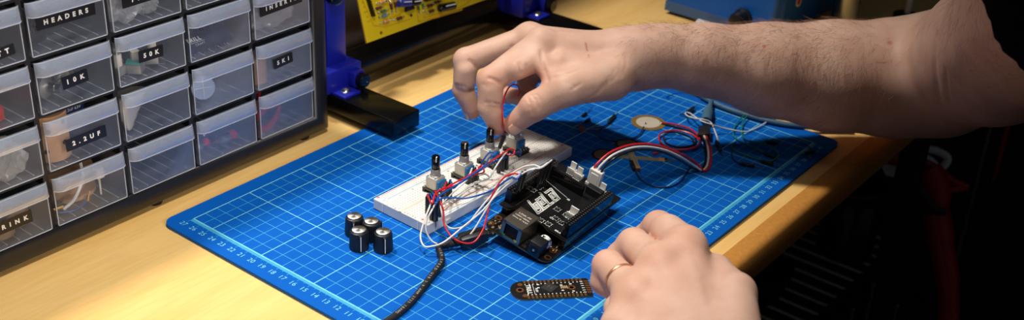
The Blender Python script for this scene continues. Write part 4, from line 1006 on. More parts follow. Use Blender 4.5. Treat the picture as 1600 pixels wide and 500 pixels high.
# wires running along the potentiometers
pq = [at(697, 314, 0.88), at(703, 311, 0.88), at(737, 291, 0.88), at(744, 288, 0.88)]
pe = [at(802, 250, 0.9), at(812, 246, 0.9)]
mkwire('jumper_wire', 'red jumper wire making a high loop below the fourth potentiometer', 'wire', [('wire', M_red, [top(pr1), (675, 318, 2.8), (680, 303, 3.0), (692, 295, 3.0), (715, 288, 2.8), (737, 271, 2.9), (760, 257, 2.9), (786, 239.5, 3.0), (797, 233, 2.8), (804, 235.5, 2.6), (800, 243, 2.4), top(p3c[1])])], GJ, plugs=[(pr1, UP, TOP, 0.5), (p3c[1], UP, TOP, 0.4)])
mkwire('jumper_wire', 'blue jumper wire running under the red loop to the fourth potentiometer', 'wire', [('wire', M_blue, [top(pr2), (681, 318, 2.7), (686, 307, 2.8), (700, 297, 2.8), (722, 284, 2.8), (748, 268, 2.5), (770, 254, 2.3), (790, 246, 2.0), (806, 238, 1.9), (814, 236.5, 1.7), (812, 244, 1.3)])], GJ, plugs=[(pr2, UP, TOP, 0.5)])
mkwire('jumper_wire', 'red jumper wire ending at the second potentiometer', 'wire', [('wire', M_red, [top(pq[0]), (692, 299, 2.6), (703, 290, 2.8), (722, 280, 2.9), (742, 273, 2.8), (756, 269, 2.5), (752, 259, 2.4), (744, 266, 2.2), (737, 277, 1.8)])], GJ, plugs=[(pq[0], UP, TOP, 0.5)])
mkwire('jumper_wire', 'blue jumper wire arching over the second potentiometer towards the third', 'wire', [('wire', M_blue, [top(pq[1]), (708, 294, 2.6), (720, 284, 2.8), (738, 273, 3.0), (757, 259, 3.2), (764, 247, 3.2), (775, 241, 2.9), (766, 238, 2.9), (756, 249, 2.4), (750, 263, 1.6)])], GJ, plugs=[(pq[1], UP, TOP, 0.5)])
mkwire('jumper_wire', 'white jumper wire lying along the breadboard in front of the potentiometers', 'wire', [('wire', M_whitewire, [top(pq[2]), (730, 280, 2.4), (712, 297, 1.9), (700, 309, 1.6), (692, 319, 1.3), (704, 312, 1.2), (730, 294, 1.3), (752, 283, 1.5), (765, 277, 2.0), (774, 262, 2.6), (784, 247, 2.8), top(p3c[2])])], GJ, plugs=[(pq[2], UP, TOP, 0.5), (p3c[2], UP, TOP, 0.4)])
mkwire('jumper_wire', 'short white jumper wire curling beside the second potentiometer', 'wire', [('wire', M_whitewire, [top(pq[3]), (748, 273, 2.4), (758, 272, 2.2), (764, 277, 1.8), (758, 282, 1.4), (745, 284, 1.2), (725, 295, 1.1), (708, 311, 1.1)])], GJ, plugs=[(pq[3], UP, TOP, 0.5), (p3c[0], UP, TOP, 0.4)])
# the red wire between the finger tips
tipb = at(780.5, 231.5, 1.75); tipt = at(788, 211, 3.05)
mkwire('jumper_wire', 'red jumper wire pinched between finger and thumb above the third potentiometer', 'wire', [('wire', M_red, [tipt, atD(787, 203, 88.9), atD(785.8, 192, 88.0), atD(785, 178, 87.8), atD(786, 162, 88.2), atD(790, 146, 88.9), atD(797, 135, 89.6), atD(806, 132, 90.2), atD(811, 139, 90.6), atD(809, 150, 91.0)])], None, plugs=[(tipb, tipt - tipb, (tipt - tipb).length * 0.92, 0.55)])

# ---- sensor cable with three wires
GC = 'sensor cable'
o = Vector((JP.x, JP.y, 0.0)); o.z = JP.z
sc_ = thing('sensor_cable', Vector((JP.x, JP.y, 0.0)), 'red, white and black sensor cable arching from the white plug on the black board', 'cable'); so = Vector((JP.x, JP.y, 0.0))
Mx = ex_R.to_3x3().to_4x4(); Mx.translation = JP - so
b = MB(); b.rbox((0, 0, 0.75), (0.5, 1.0, 1.35), 0.04, 1, M=Mx); b.rbox((-0.24, 0, 0.72), (0.1, 0.6, 0.9), 0.02, 1, M=Mx); b.rbox((0, 0, 0.12), (0.55, 1.1, 0.24), 0.02, 1, M=Mx)
b.build('white_plug', M_white, sc_, angle=40)
for k, (m, nm) in enumerate(((M_red, 'red_wire'), (M_whitewire, 'white_wire'), (M_blackwire, 'black_wire'))):
    s = Mx @ Vector((0.0, 0.3 - 0.3 * k, 1.38)) + so
    e = k - 1
    path = [s, s + GN * 0.35 + Vector((0.25, 0, 0)), at(958 + e * 4, 242 + e * 4, 4.0), at(985 + e * 2, 231.5 + e * 4.5, 4.0), at(1012 + e * 1, 229.5 + e * 4.5, 3.6), at(1040, 235 + e * 4.2, 2.8), at(1066 - e * 3, 247 + e * 4, 1.6), at(1085 - e * 4, 259 + e * 3, 0.6), at(1097 - e * 3, 266 - e * 1, 0.12), at(1105 - e * 4, 258 - e * 2, 0.15 + 0.05 * k), at(1107 - e * 4, 240, 0.3), at(1104 - e * 4, 222, 0.45), at(1100 - e * 3, 212, 0.5)]
    MB().tube([p - so for p in smooth_path(path, 9)], 0.085, 9).build(nm, m, sc_, angle=80)
pM = frame(at(1100, 213, 0.42) - so, (at(1102, 190, 0.42) - at(1100, 213, 0.42)), (0.6, -0.6, 0.2))
MB().rbox((0.75, 0, 0), (1.7, 0.95, 0.55), 0.08, 2, M=pM).rbox((0.3, 0.0, 0.1), (0.5, 1.05, 0.6), 0.06, 1, M=pM).build('black_plug', M_black, sc_, angle=40)
# ---- alligator clip with its blue cable
a0, a1, a2 = at(1103, 190, 0.5), at(1107, 172, 0.55), at(1111, 159.5, 0.5)
cl = thing('test_lead', Vector((a0.x, a0.y, 0.05)), 'blue-grey test lead whose sleeve points at the black plug under the forearm', 'cable'); co_ = Vector((a0.x, a0.y, 0.05))
M_slate = mat('slate_rubber', rgb(70, 110, 135), 0.55)
MB().tube([a0 - co_, a0.lerp(a1, .3) - co_, a0.lerp(a1, .8) - co_, a1 - co_, a1.lerp(a2, .35) - co_, a1.lerp(a2, .6) - co_, a2 - co_], [0.42, 0.46, 0.44, 0.36, 0.26, 0.20, 0.17], 16).build('sleeve', M_slate, cl)
MB().tube([p - co_ for p in smooth_path([a2, at(1112, 157, 0.45), at(1100, 151, 0.35), at(1075, 140, 0.25), at(1050, 128, 0.2), at(1020, 112, 0.2)], 8)], 0.16, 10).build('lead', M_slate, cl)
tag(MB().tube(smooth_path([at(1095, 150, 0.3), at(1112, 159, 0.32), at(1140, 171, 0.3), at(1175, 182, 0.3), at(1215, 192, 0.28), at(1260, 198, 0.22), at(1330, 200, 0.2)], 8), 0.22, 12).build('blue_cable', M_slate), 'thick blue-grey cable lying along the far end of the mat', 'cable')
# ---- piezo disc and loop of red and black wire
pc = at(1013, 192, 0.0)
pz = thing('piezo_disc', pc, 'brass piezo disc with pale ceramic centre and coiled red and black leads', 'sensor')
MB().lathe([(0.01, 0.0), (1.42, 0.0), (1.45, 0.015), (1.45, 0.05), (0.01, 0.05)], (0, 0, 0), 40).build('brass_plate', mat('dull_brass', rgb(196, 160, 92), 0.4, 0.7), pz)
MB().lathe([(0.01, 0.075), (1.0, 0.075), (1.03, 0.05)], (0, 0, 0), 40).build('ceramic_disc', mat('silvered_ceramic', rgb(200, 188, 170), 0.5), pz)
for nm, p in (('solder_blob', (1008, 193)), ('solder_blob', (1034, 192))):
    q = at(*p, 0.08) - pc; MB().sphere(q, (0.14, 0.14, 0.08), 10).build(nm, M_steel, pz)
MB().tube([p - pc for p in smooth_path([at(1034, 192, 0.12), at(1052, 194, 0.15), at(1075, 200, 0.2), at(1090, 211, 0.25), at(1093, 225, 0.25), at(1078, 233, 0.2), at(1050, 233, 0.2), at(1032, 222, 0.2), at(1032, 209, 0.25), at(1052, 204, 0.35), at(1074, 207, 0.4), at(1090, 216, 0.4), at(1094, 224, 0.4), at(1080, 232, 0.42), at(1056, 234, 0.25), at(1036, 236, 0.12), at(1020, 241, 0.1)], 8)], 0.075, 8).build('red_lead', M_red, pz)
MB().tube([p - pc for p in smooth_path([at(1034, 193.5, 0.1), at(1050, 197, 0.1), at(1070, 203, 0.12), at(1086, 214, 0.12), at(1084, 226, 0.1), at(1062, 230, 0.1), at(1042, 224, 0.1), at(1037, 213, 0.3), at(1046, 207, 0.5), at(1066, 209, 0.5), at(1080, 216, 0.3), at(1084, 222, 0.15)], 8)], 0.075, 8).build('black_lead', M_blackwire, pz)
# ---- two force sensing resistors
M_film = mat('smoky_film', rgb(150, 140, 105), 0.3, var=0.1); M_sens = mat('taupe_sensor_ink', rgb(140, 125, 100), 0.45, 0.2)
def fsr(cpx, tpx, lab, h):
    c = at(*cpx, h); e = at(*tpx, h); d = (e - c); L = d.length; t = thing('force_sensor', (c.x, c.y, h), lab, 'sensor', None, math.atan2(d.y, d.x))
    MB().lathe([(0.01, 0.0), (0.98, 0.0), (1.0, 0.03), (0.98, 0.05), (0.01, 0.05)], (0, 0, 0), 40).build('rim', M_blackgloss, t)
    MB().lathe([(0.01, 0.062), (0.80, 0.062), (0.81, 0.05)], (0, 0, 0), 36).build('sensing_disc', M_sens, t)
    MB().box(((L + 0.85) / 2, 0, 0.02), (L - 0.95, 0.52, 0.035)).build('tail_film', M_film, t, smooth=False)
    m = MB()
    for s in (-1, 1): m.box(((L + 0.85) / 2, 0.12 * s, 0.041), (L - 0.95, 0.06, 0.006))
    m.build('silver_track', M_satin, t, smooth=False)
    m = MB(); m.rbox((L + 0.1, 0, 0.05), (0.5, 0.5, 0.12), 0.03, 1); m.build('crimp_block', M_tan, t)
    m = MB(); m.rbox((L + 0.42, 0, 0.05), (0.25, 0.45, 0.14), 0.03, 1); m.build('black_collar', M_black, t)
    for s in (-1, 1): MB().cyl((L + 0.5, 0.12 * s, 0.05), (L + 1.1, 0.12 * s, 0.05), 0.035, seg=8).build('pin', M_tin, t)
fsr((944, 242.5), (1032, 250), 'round force sensor nearer the breadboard with its tail pointing right', 0.0)
fsr((980, 226), (995, 262), 'round force sensor under the sensor cable with its tail pointing at the viewer', 0.06)
# ---- loose jumper wires on the mat
def loose(label, m, pts, ends, nm='jumper_wire', r=0.06, grp='loose jumper wires on the mat'):
    pl_ = []
    for (px, py, qx, qy, z) in ends:       # plug from wire side (p) to pin side (q)
        a, c = at(px, py, z), at(qx, qy, z); pl_.append((c, a - c, (a - c).length, 0.75))
    return mkwire(nm, label, 'wire', [('wire', m, pts)], grp, r, pl_)
loose('thin dark blue jumper wire looping under the force sensor tails', M_navywire, [(992, 262, 0.25), (996, 272, 0.15), (1006, 284, 0.1), (1025, 291.5, 0.1), (1045, 292, 0.1), (1062, 284, 0.1), (1073, 269, 0.1), (1080, 258, 0.15), (1078, 248, 0.12)], [(991, 263, 986, 252, 0.3)])
loose('dark blue jumper wire coiled left of the piezo disc', M_navywire, [(951, 192, 0.18), (940, 200, 0.12), (934, 208, 0.1), (938, 215, 0.1), (955, 220, 0.1), (980, 219, 0.1), (998, 211, 0.15), (1006, 198, 0.25)], [(951, 191, 961, 180, 0.16)])
loose('white jumper wire with a black pin end hanging beside the black plug', M_whitewire, [(1123, 222, 0.2), (1118, 208, 0.4), (1111, 192, 0.8), (1100, 187, 1.0), (1086, 185, 0.9), (1074, 181, 0.7), (1071, 176.5, 0.5), (1078, 177, 0.5), (1094, 188, 0.9), (1110, 194, 0.9), (1130, 200, 0.5), (1155, 205, 0.3), (1168, 206, 0.2)], [(1119, 221, 1126, 236, 0.18)])
loose('white jumper wire curving right towards the forearm shadow', M_whitewire, [(1168, 206, 0.12), (1182, 200, 0.15), (1196, 192, 0.2), (1208, 183, 0.25), (1216, 179, 0.25)], [(1208, 184, 1222, 182, 0.3)])
loose('green jumper wire making the largest loop at the right of the mat', M_green, [(1180, 170, 0.4), (1162, 181, 0.3), (1150, 194, 0.2), (1146, 210, 0.15), (1155, 220, 0.12), (1172, 228, 0.12), (1188, 235, 0.13), (1198, 241, 0.14)], [(1196, 240, 1212, 247, 0.14)])
loose('green jumper wire crossing the loop to a plug at its right', M_green, [(1195, 171, 0.5), (1172, 178, 0.4), (1161, 190, 0.3), (1159, 208, 0.25), (1165, 218, 0.25), (1180, 223, 0.2), (1200, 222, 0.16)], [(1197, 221.5, 1216, 224, 0.15)])
loose('green jumper wire forming the lower bend of the loops', M_green, [(1150, 222, 0.12), (1143, 228, 0.12), (1150, 236, 0.12), (1168, 243, 0.13), (1190, 250, 0.14), (1206, 251, 0.15), (1216, 243, 0.2), (1212, 234, 0.22), (1196, 226, 0.25), (1172, 220, 0.25)], [(1191, 252, 1208, 257, 0.16)])
loose('dark blue jumper wire ending in a bright steel pin near the ruler', M_navywire, [(1146, 232, 0.1), (1143, 240, 0.1), (1147, 250, 0.1), (1158, 256, 0.12)], [(1158, 256, 1179, 260, 0.15)])
loose('black-ended jumper wire by the ruler figure 38', M_navywire, [(1252, 222, 0.12), (1262, 228, 0.1), (1269, 234, 0.12)], [(1272, 236, 1258, 240, 0.16)])
loose('thin white wire at the far edge of the mat under the wrist', M_whitewire, [(1038, 131, 1.4), (1037, 137, 0.9), (1045, 138.5, 0.6), (1060, 137, 0.5), (1075, 139, 0.4), (1095, 145, 0.3), (1125, 153, 0.3), (1160, 161, 0.25)], [])
loose('dark jumper wire with a black end at the left of the white wires', M_navywire, [(1074, 180, 0.2), (1062, 178, 0.2)], [(1072, 178, 1084, 168, 0.25)])
for i, (p0, p1, cpos, lab) in enumerate([((901, 184), (926, 168), (913, 179), 'small diode on bent leads beside the breadboard end'), ((894, 200), (922, 184), (918, 188), 'dark component with one long lead in the shadow of the wrist')]):
    a, c, b_ = at(*p0, 0.1), at(*p1, 0.1), at(*cpos, 0.14); t = thing('diode', (b_.x, b_.y, 0), lab, 'component', None); o = Vector((b_.x, b_.y, 0))
    d = (c - a).normalized(); MB().tube([b_ - o - d * 0.35, b_ - o - d * 0.3, b_ - o + d * 0.3, b_ - o + d * 0.35], [0.08, 0.13, 0.13, 0.08], 12).build('body', M_black, t)
    MB().tube([a - o, b_ - o, c - o], 0.03, 6).build('lead_wire', M_steel, t)
a = at(908, 207, 0.0); t = thing('light_sensor', a, 'small reddish light-dependent resistor with long thin leads', 'sensor')
MB().cyl((0, 0, 0.3), (0.12, 0.02, 0.3), 0.26, seg=20).build('disc', mat('ldr_brown', rgb(150, 90, 70), 0.5), t)
for s in (-1, 1): MB().tube([(0.1, 0.1 * s, 0.25), (0.6, 0.1 * s, 0.1), (3.0, -1.6 + 0.5 * s, 0.05)], 0.03, 6).build('lead_wire', M_steel, t)

# ---- black usb cable
us = ex_R @ Vector((-0.1, 4.72, -0.14)) + GO
ud = (at(740, 375.5, 0.5) - us); ud.z = 0; ud.normalize(); ud.z = min(0.0, (0.42 - us.z) / 3.2); ud.normalize()
ub = thing('usb_cable', (us.x, us.y, 0.0), 'black usb cable with white lettering plugged into the single-board computer', 'cable'); uo = Vector((us.x, us.y, 0.0))
pe_ = us + ud * 2.15
Mu = frame(us - uo, ud, Vector((0, 0, 1)).cross(ud)); 
MB().rbox((1.15, 0, 0.0), (1.9, 1.05, 0.72), 0.12, 2, M=Mu).rbox((0.1, 0, 0), (0.5, 0.7, 0.35), 0.03, 1, M=Mu).build('overmould', M_black, ub, angle=40)
sr = MB(); n = 6
sr.tube([Mu @ Vector((2.05 + 0.16 * k, 0, 0)) for k in range(8)], [0.34, 0.31, 0.33, 0.28, 0.30, 0.25, 0.27, 0.2], 14); sr.build('strain_relief', M_blackmatte, ub)
path = [us + ud * 3.1, us + ud * 3.6, at(690, 408, 0.42), at(672, 434, 0.28), at(655, 457, 0.22), at(636, 478, 0.22), at(612, 497, 0.22), at(585, 512, 0.22), at(540, 530, 0.2)]
sp_ = smooth_path(path, 10)
MB().tube([p - uo for p in sp_], 0.225, 14).build('cord', M_blackmatte, ub)
tx_ = MB(); txt = 'HIGH SPEED USB 2.0 AWM 2725 28AWG'
for i, chh in enumerate(txt):
    if chh == ' ': continue
    k = 14 + i * 1.35
    if k + 1 >= len(sp_) - 12: break
    p = sp_[int(k)].lerp(sp_[int(k) + 1], k % 1); d = (sp_[int(k) + 1] - sp_[int(k)]).normalized()
    side = Vector((-d.y, d.x, 0)).normalized(); nrm = (UP * 0.9 + (Vector(CC) - p).normalized() * 0.6); nrm = (nrm - d * nrm.dot(d)).normalized()
    tx_.text(chh, frame(p - uo + nrm * 0.232, d, nrm.cross(d)), 0.24)
tx_.build('white_lettering', mat('faint_print', rgb(165, 165, 165), 0.6), ub, smooth=False)
# ================================================================== things at the back right and below the table
M_sblue = mat('station_blue', rgb(6, 92, 180), 0.4, var=0.05); M_sgrey = mat('station_grey_blue', rgb(66, 98, 142), 0.45)
b0 = Vector((59.0, 12.6, TZ))
sol = thing('soldering_station', (66, 19, TZ), 'blue soldering station with a black knob and round sticker behind the forearm', 'soldering station')
def sl(x, y, z): return (x - 66, y - 19, z - TZ)
P = [(59.0, 25.3), (59.0, 13.2), (59.8, 12.6), (74, 12.6), (74, 25.3)]
m = MB(); vs = [Vector(sl(x, y, z)) for z in (0.1,) for x, y in P] + [Vector(sl(x + (1.2 if x < 60 else 0) * 1.0, y, 11.5)) for x, y in P]
n = len(P); m.add(vs, [tuple(reversed(range(n))), tuple(range(n, 2 * n))] + [(j, (j + 1) % n, n + (j + 1) % n, n + j) for j in range(n)]); m.build('housing', M_sblue, sol, angle=30, bevel=0.25)
# darker lower front, cut off by a slanting seam
a0, a1, a2, a3 = Vector(sl(58.93, 25.25, 0.1)), Vector(sl(58.93, 13.2, 0.1)), Vector(sl(59.03, 13.2, 1.1)), Vector(sl(59.03, 25.25, 1.1))
MB().add([a0, a1, a2, a3] + [p + Vector((0.4, 0, 0)) for p in (a0, a1, a2, a3)], [(0, 1, 2, 3), (7, 6, 5, 4), (0, 4, 5, 1), (1, 5, 6, 2), (2, 6, 7, 3), (3, 7, 4, 0)]).build('lower_panel', M_sgrey, sol, smooth=False)
c = atD(1160, 19, 113.5)
K = Matrix.Translation(sl(59.1, 16.35, 1.65)) @ Matrix.Rotation(-PI / 2, 4, 'Y')
MB().lathe([(0.95, 0.0), (0.95, 0.3), (0.78, 0.4), (0.82, 1.4), (0.72, 1.7), (0.3, 1.85)], (0, 0, 0), 26, K).build('knob', M_black, sol)
st = MB().lathe([(0.01, 0.0), (0.62, 0.0), (0.62, 0.02)], (0, 0, 0), 28, Matrix.Translation(sl(63.2, 12.58, 3.3)) @ Matrix.Rotation(PI / 2, 4, 'X')).build('round_sticker', M_white, sol)
MB().lathe([(0.25, 0.025), (0.42, 0.025), (0.42, 0.03), (0.25, 0.03)], (0, 0, 0), 28, Matrix.Translation(sl(63.2, 12.58, 3.3)) @ Matrix.Rotation(PI / 2, 4, 'X')).build('red_emblem', M_redpl, st)
for x in (60.5, 72.5):
    for y in (14, 24): MB().lathe([(0.5, 0), (0.6, 0.12)], sl(x, y, TZ), 14).build('rubber_foot', M_blackmatte, sol)
t = thing('solder_tube', (57.2, 18.6, TZ), 'white tube lying in front of the blue station, just above the hairy forearm', 'tube')
MB().cyl((0, 1.7, 0.6), (0, -1.7, 0.6), 0.6, seg=18).build('barrel', M_white, t); MB().cyl((0, -1.7, 0.6), (0, -2.1, 0.6), 0.45, seg=18).build('cap', M_cream, t)
q = at(1316, 42, TZ)
t = thing('steel_beaker', (q.x, q.y, TZ), 'shiny steel beaker standing in the dark right of the blue station', 'beaker')
MB().lathe([(0.01, 0), (1.25, 0), (1.35, 0.1), (1.35, 8.0), (1.4, 8.1), (1.3, 8.1), (1.28, 0.3), (0.01, 0.25)], (0, 0, 0), 30).build('cup', M_steel, t)
q = at(1416, 28, TZ)
t = thing('white_rod', (q.x, q.y, TZ), 'thin white rod standing upright behind the elbow', 'rod')
MB().cyl((0, 0, 0.5), (0, 0, 12), 0.35, seg=14).build('stem', M_white, t); MB().lathe([(1.4, 0), (1.4, 0.4), (0.5, 0.6)], (0, 0, 0), 24).build('base', M_black, t)

# wire shelf and its load under the table
ZS = -30.0
ends = [((1219, 486), (1264, 506)), ((1237, 476), (1278, 494)), ((1254, 466), (1292, 482)), ((1270, 452), (1306, 468)), ((1285, 439), (1320, 454)), ((1300, 425), (1334, 440)), ((1314, 412), (1347, 427)), ((1328, 402), (1360, 414)), ((1342, 391), (1372, 403))]
e0 = at(*ends[0][1], ZS); e1 = at(*ends[-1][1], ZS); so = Vector((e0 + e1) / 2)
sh = thing('wire_shelf', so, 'wire shelf of thin steel bars in the dark below the table edge', 'shelf')
dx = (e1 - e0); NB = len(ends); dv = Vector((-dx.y, dx.x, 0)).normalized()
M_dsteel = mat('zinc_plated_bar', rgb(232, 226, 208), 0.35, 0.0)
for k in range(-3, NB + 2):
    p = e0 + dx * (k / (NB - 1)) - so
    MB().tube([p + dv * 0.0, p + dv * 9, p + dv * 19], 0.16, 8).build('shelf_bar', M_dsteel, sh)
for v in (0, 9.5, 19):
    MB().cyl(e0 - so + dv * v - dx * 0.45 + Vector((0, 0, -0.25)), e1 - so + dv * v + dx * 0.3 + Vector((0, 0, -0.25)), 0.3, seg=10).build('shelf_rail', M_black, sh)
for f in (-0.42, 1.27):
    for v in (0, 19):
        p = e0 + dx * f - so + dv * v; MB().cyl(p, Vector((p.x, p.y, -76 - ZS)), 0.6, seg=12).build('shelf_post', M_black, sh)
M_jar = mat('smoked_plastic', rgb(26, 25, 26), 0.25)
q = at(1318, 392, ZS + 0.16); k = thing('lidded_jar', q, 'dark lidded jar standing on the wire shelf beneath the table corner', 'jar')
MB().lathe([(3.0, 0), (3.3, 0.3), (3.3, 7.0), (3.0, 7.6), (0.5, 7.6)], (0, 0, 0), 32).build('jar_body', M_jar, k); MB().lathe([(3.2, 7.62), (3.5, 7.7), (3.5, 9.2), (3.3, 9.4), (0.1, 9.4)], (0, 0, 0), 32).build('lid', M_black, k)
MB().lathe([(3.52, 9.02), (3.52, 9.12)], (0, 0, 0), 32).build('gold_line', M_gold, k)
q = at(1236, 470, ZS + 0.16) + dv * 3.5 - dx * 0.1; k = thing('dark_bowl', q, 'round dark bowl at the left of the wire shelf', 'bowl')
MB().lathe([(0.01, 0), (2.2, 0), (2.6, 0.3), (3.6, 3.6), (3.7, 4.0), (3.5, 4.0), (2.4, 0.6), (0.01, 0.4)], (0, 0, 0), 32).build('bowl', mat('dark_red_glaze', rgb(52, 24, 20), 0.3), k)
for i, (px, py, L) in enumerate(((1365, 446, 4.5), (1333, 484, 3.5), (1402, 478, 2.5))):
    q = atD(px, py, 112.0); t = thing('steel_hook', (q.x, q.y, q.z - L), ['steel pin hanging below the shelf rail, middle one', 'steel pin hanging below the shelf rail, nearest the bottom bars', 'steel pin furthest right below the shelf'][i], 'hook', 'steel pins below the shelf')
    MB().cyl((0, 0, 0), (0, 0, L), 0.1, seg=8).sphere((0, 0, L), 0.22, 10).build('pin', M_tin, t)

# red hand tool with lever handles, hung beside the table leg
M_dred = mat('dark_red_enamel', rgb(176, 18, 22), 0.35)
D_ = 120.0
r0 = atD(1470, 300, D_); rt = thing('red_hand_tool', (r0.x, r0.y, r0.z), 'red tool with a long curved body and lever handles hanging right of the table leg', 'tool')
def rp(px, py, d=D_): return atD(px, py, d) - r0
MB().tube(smooth_path([rp(1460, 330), rp(1464, 345), rp(1470, 380), rp(1479, 430), rp(1482, 480), rp(1480, 530)], 6), [1.2] + [1.45] * 11 + [1.25] * 8 + [1.1] * 11, 18).build('curved_body', M_dred, rt)
MB().tube([rp(1450, 262), rp(1458, 285), rp(1463, 310), rp(1462, 330)], [1.3, 1.6, 1.5, 1.15], 16).build('head', M_dred, rt)
MB().tube(smooth_path([rp(1446, 254), rp(1468, 266), rp(1488, 283), rp(1511, 293)], 6), 0.42, 10).build('upper_lever', M_dred, rt)
MB().tube(smooth_path([rp(1474, 303), rp(1488, 297), rp(1511, 293)], 6), 0.36, 10).build('lower_lever', M_dred, rt)
MB().tube(smooth_path([rp(1432, 290, D_ - 2), rp(1446, 306, D_ - 2), rp(1462, 328, D_ - 2), rp(1477, 331, D_ - 2)], 6), 0.4, 8).build('black_strap', M_black, rt)
g = atD(1465, 248, D_ + 3); t = thing('white_hook', g, 'white plastic hook curling above the red tool', 'hook')
MB().tube([p - g for p in smooth_path([atD(*p, D_ + 3) for p in ((1446, 232), (1464, 236), (1480, 246), (1476, 258), (1466, 262), (1452, 250), (1446, 248))], 6)], 0.42, 10).build('curl', M_white, t)
g = atD(1388, 245, D_ + 2); t = thing('paper_sheet', g, 'white sheet of paper leaning behind the table leg under the elbow', 'paper')
sh_ = [atD(*p, d) - g for p, d in (((1368, 243), D_ + 2), ((1396, 212), D_ + 4), ((1424, 212), D_ + 4), ((1424, 285), D_ + 2), ((1384, 274), D_ + 2))]
m = MB(); nn_ = Vector((0.05, 0.05, 0.02)); m.add(sh_ + [p + nn_ for p in sh_], [(0, 1, 2, 3, 4), (9, 8, 7, 6, 5)] + [(j, (j + 1) % 5, 5 + (j + 1) % 5, 5 + j) for j in range(5)]); m.build('sheet', M_white, t, smooth=False)
g = atD(1397, 245, D_); t = thing('red_roll', g, 'short red roll in front of the white paper', 'roll')
MB().cyl(atD(1388, 245, D_) - g, atD(1425, 254, D_) - g, 0.75, seg=20).build('roll', M_dred, t)
g = atD(1510, 345, D_ + 6); g2 = atD(1546, 212, D_ + 6); t = thing('metal_strip', Vector((g.x, g.y, -76)), 'thin upright metal strip in the dark at the far right', 'strip')
MB().rbox((0, 0, 38), (0.3, 0.3, 76), 0.05).build('strip', M_tin, t)
g = atD(1566, 232, D_ + 6); t = thing('red_strap', Vector((g.x, g.y, g.z - 3)), 'dim red strap at the far right under the upper arm', 'strap')
MB().rbox((0, 0, 2.5), (1.0, 0.3, 6.5), 0.1).build('strap', M_dred, t)
# ================================================================== the person: two arms grown from one distance field
def V(*a): return np.array(a, np.float64)
def dd(px, py, dist): return CC + _ray(px, py) * dist
def seg_t(P, a, b):
    ab = b - a; t = np.clip(((P - a) @ ab) / (ab @ ab), 0, 1); return t, np.linalg.norm(P - (a + t[:, None] * ab), axis=1)
def cone(P, a, b, r1, r2):
    t, d = seg_t(P, a, b); return d - (r1 + (r2 - r1) * t)
def smin(a, b, k):
    h = np.clip(0.5 + 0.5 * (b - a) / k, 0, 1); return b + (a - b) * h - k * h * (1 - h)
def chain(P, js, rs, k=0.3):
    d = None
    for i in range(len(js) - 1):
        e = cone(P, js[i], js[i + 1], rs[i], rs[i + 1]); d = e if d is None else smin(d, e, k)
    return d
def flat(P, c, R, rad):
    q = (P - c) @ R; q = q / rad; n = np.linalg.norm(q, axis=1); g = np.linalg.norm(q / rad, axis=1) + 1e-9
    return n * (n - 1) / g
def blend_at(P, joint, k0, k1, r0, r1):
    d = np.linalg.norm(P - joint, axis=1); s = np.clip((d - r0) / (r1 - r0), 0, 1); return k0 + (k1 - k0) * s * s * (3 - 2 * s)
def groove(P, pts, depth, sig):
    m = None
    for a, b in zip(pts, pts[1:]):
        _, d = seg_t(P, a, b); m = d if m is None else np.minimum(m, d)
    return depth * np.exp(-(m / sig) ** 2)
DR = 1.4
def R_(px, py, d): return dd(px, py, d + DR)
RJ = dict(
 wr=R_(985, 92, 89), wr2=R_(1010, 88, 89.3),
 im=R_(846, 70, 88), ip=R_(766, 126, 86.6), idp=R_(764, 168, 87.0), it=R_(777, 199, 87.9),
 mm=R_(828, 61, 90.5), mp=R_(728, 94, 90.2), md=R_(724, 141, 91.0), mt=R_(738, 174, 91.7),
 rm=R_(850, 70, 92.6), rp=R_(775, 112, 94), rd=R_(778, 146, 94.0), rt=R_(812, 152, 92.6),
 pm=R_(880, 85, 94.4), pp=R_(822, 125, 95.5), pd=R_(826, 148, 94.8), pt=R_(846, 150, 93.6),
 tc=R_(955, 122, 86.9), tm=R_(884, 139, 85.2), ti=R_(836, 166, 85.8), tt=R_(802, 195, 87.3))
ARM = [R_(985, 92, 89), R_(1030, 87, 89.4), R_(1100, 93, 89.9), R_(1200, 109, 90.7), R_(1300, 119, 91.4), R_(1400, 122, 92), R_(1470, 116, 92)]
ARMR = [2.22, 2.3, 2.68, 3.55, 4.25, 4.6, 4.75]
UPA = [R_(1470, 116, 92), R_(1560, 80, 83), R_(1650, 22, 72), R_(1730, -40, 63)]
UPR = [4.75, 5.0, 5.4, 6.2]
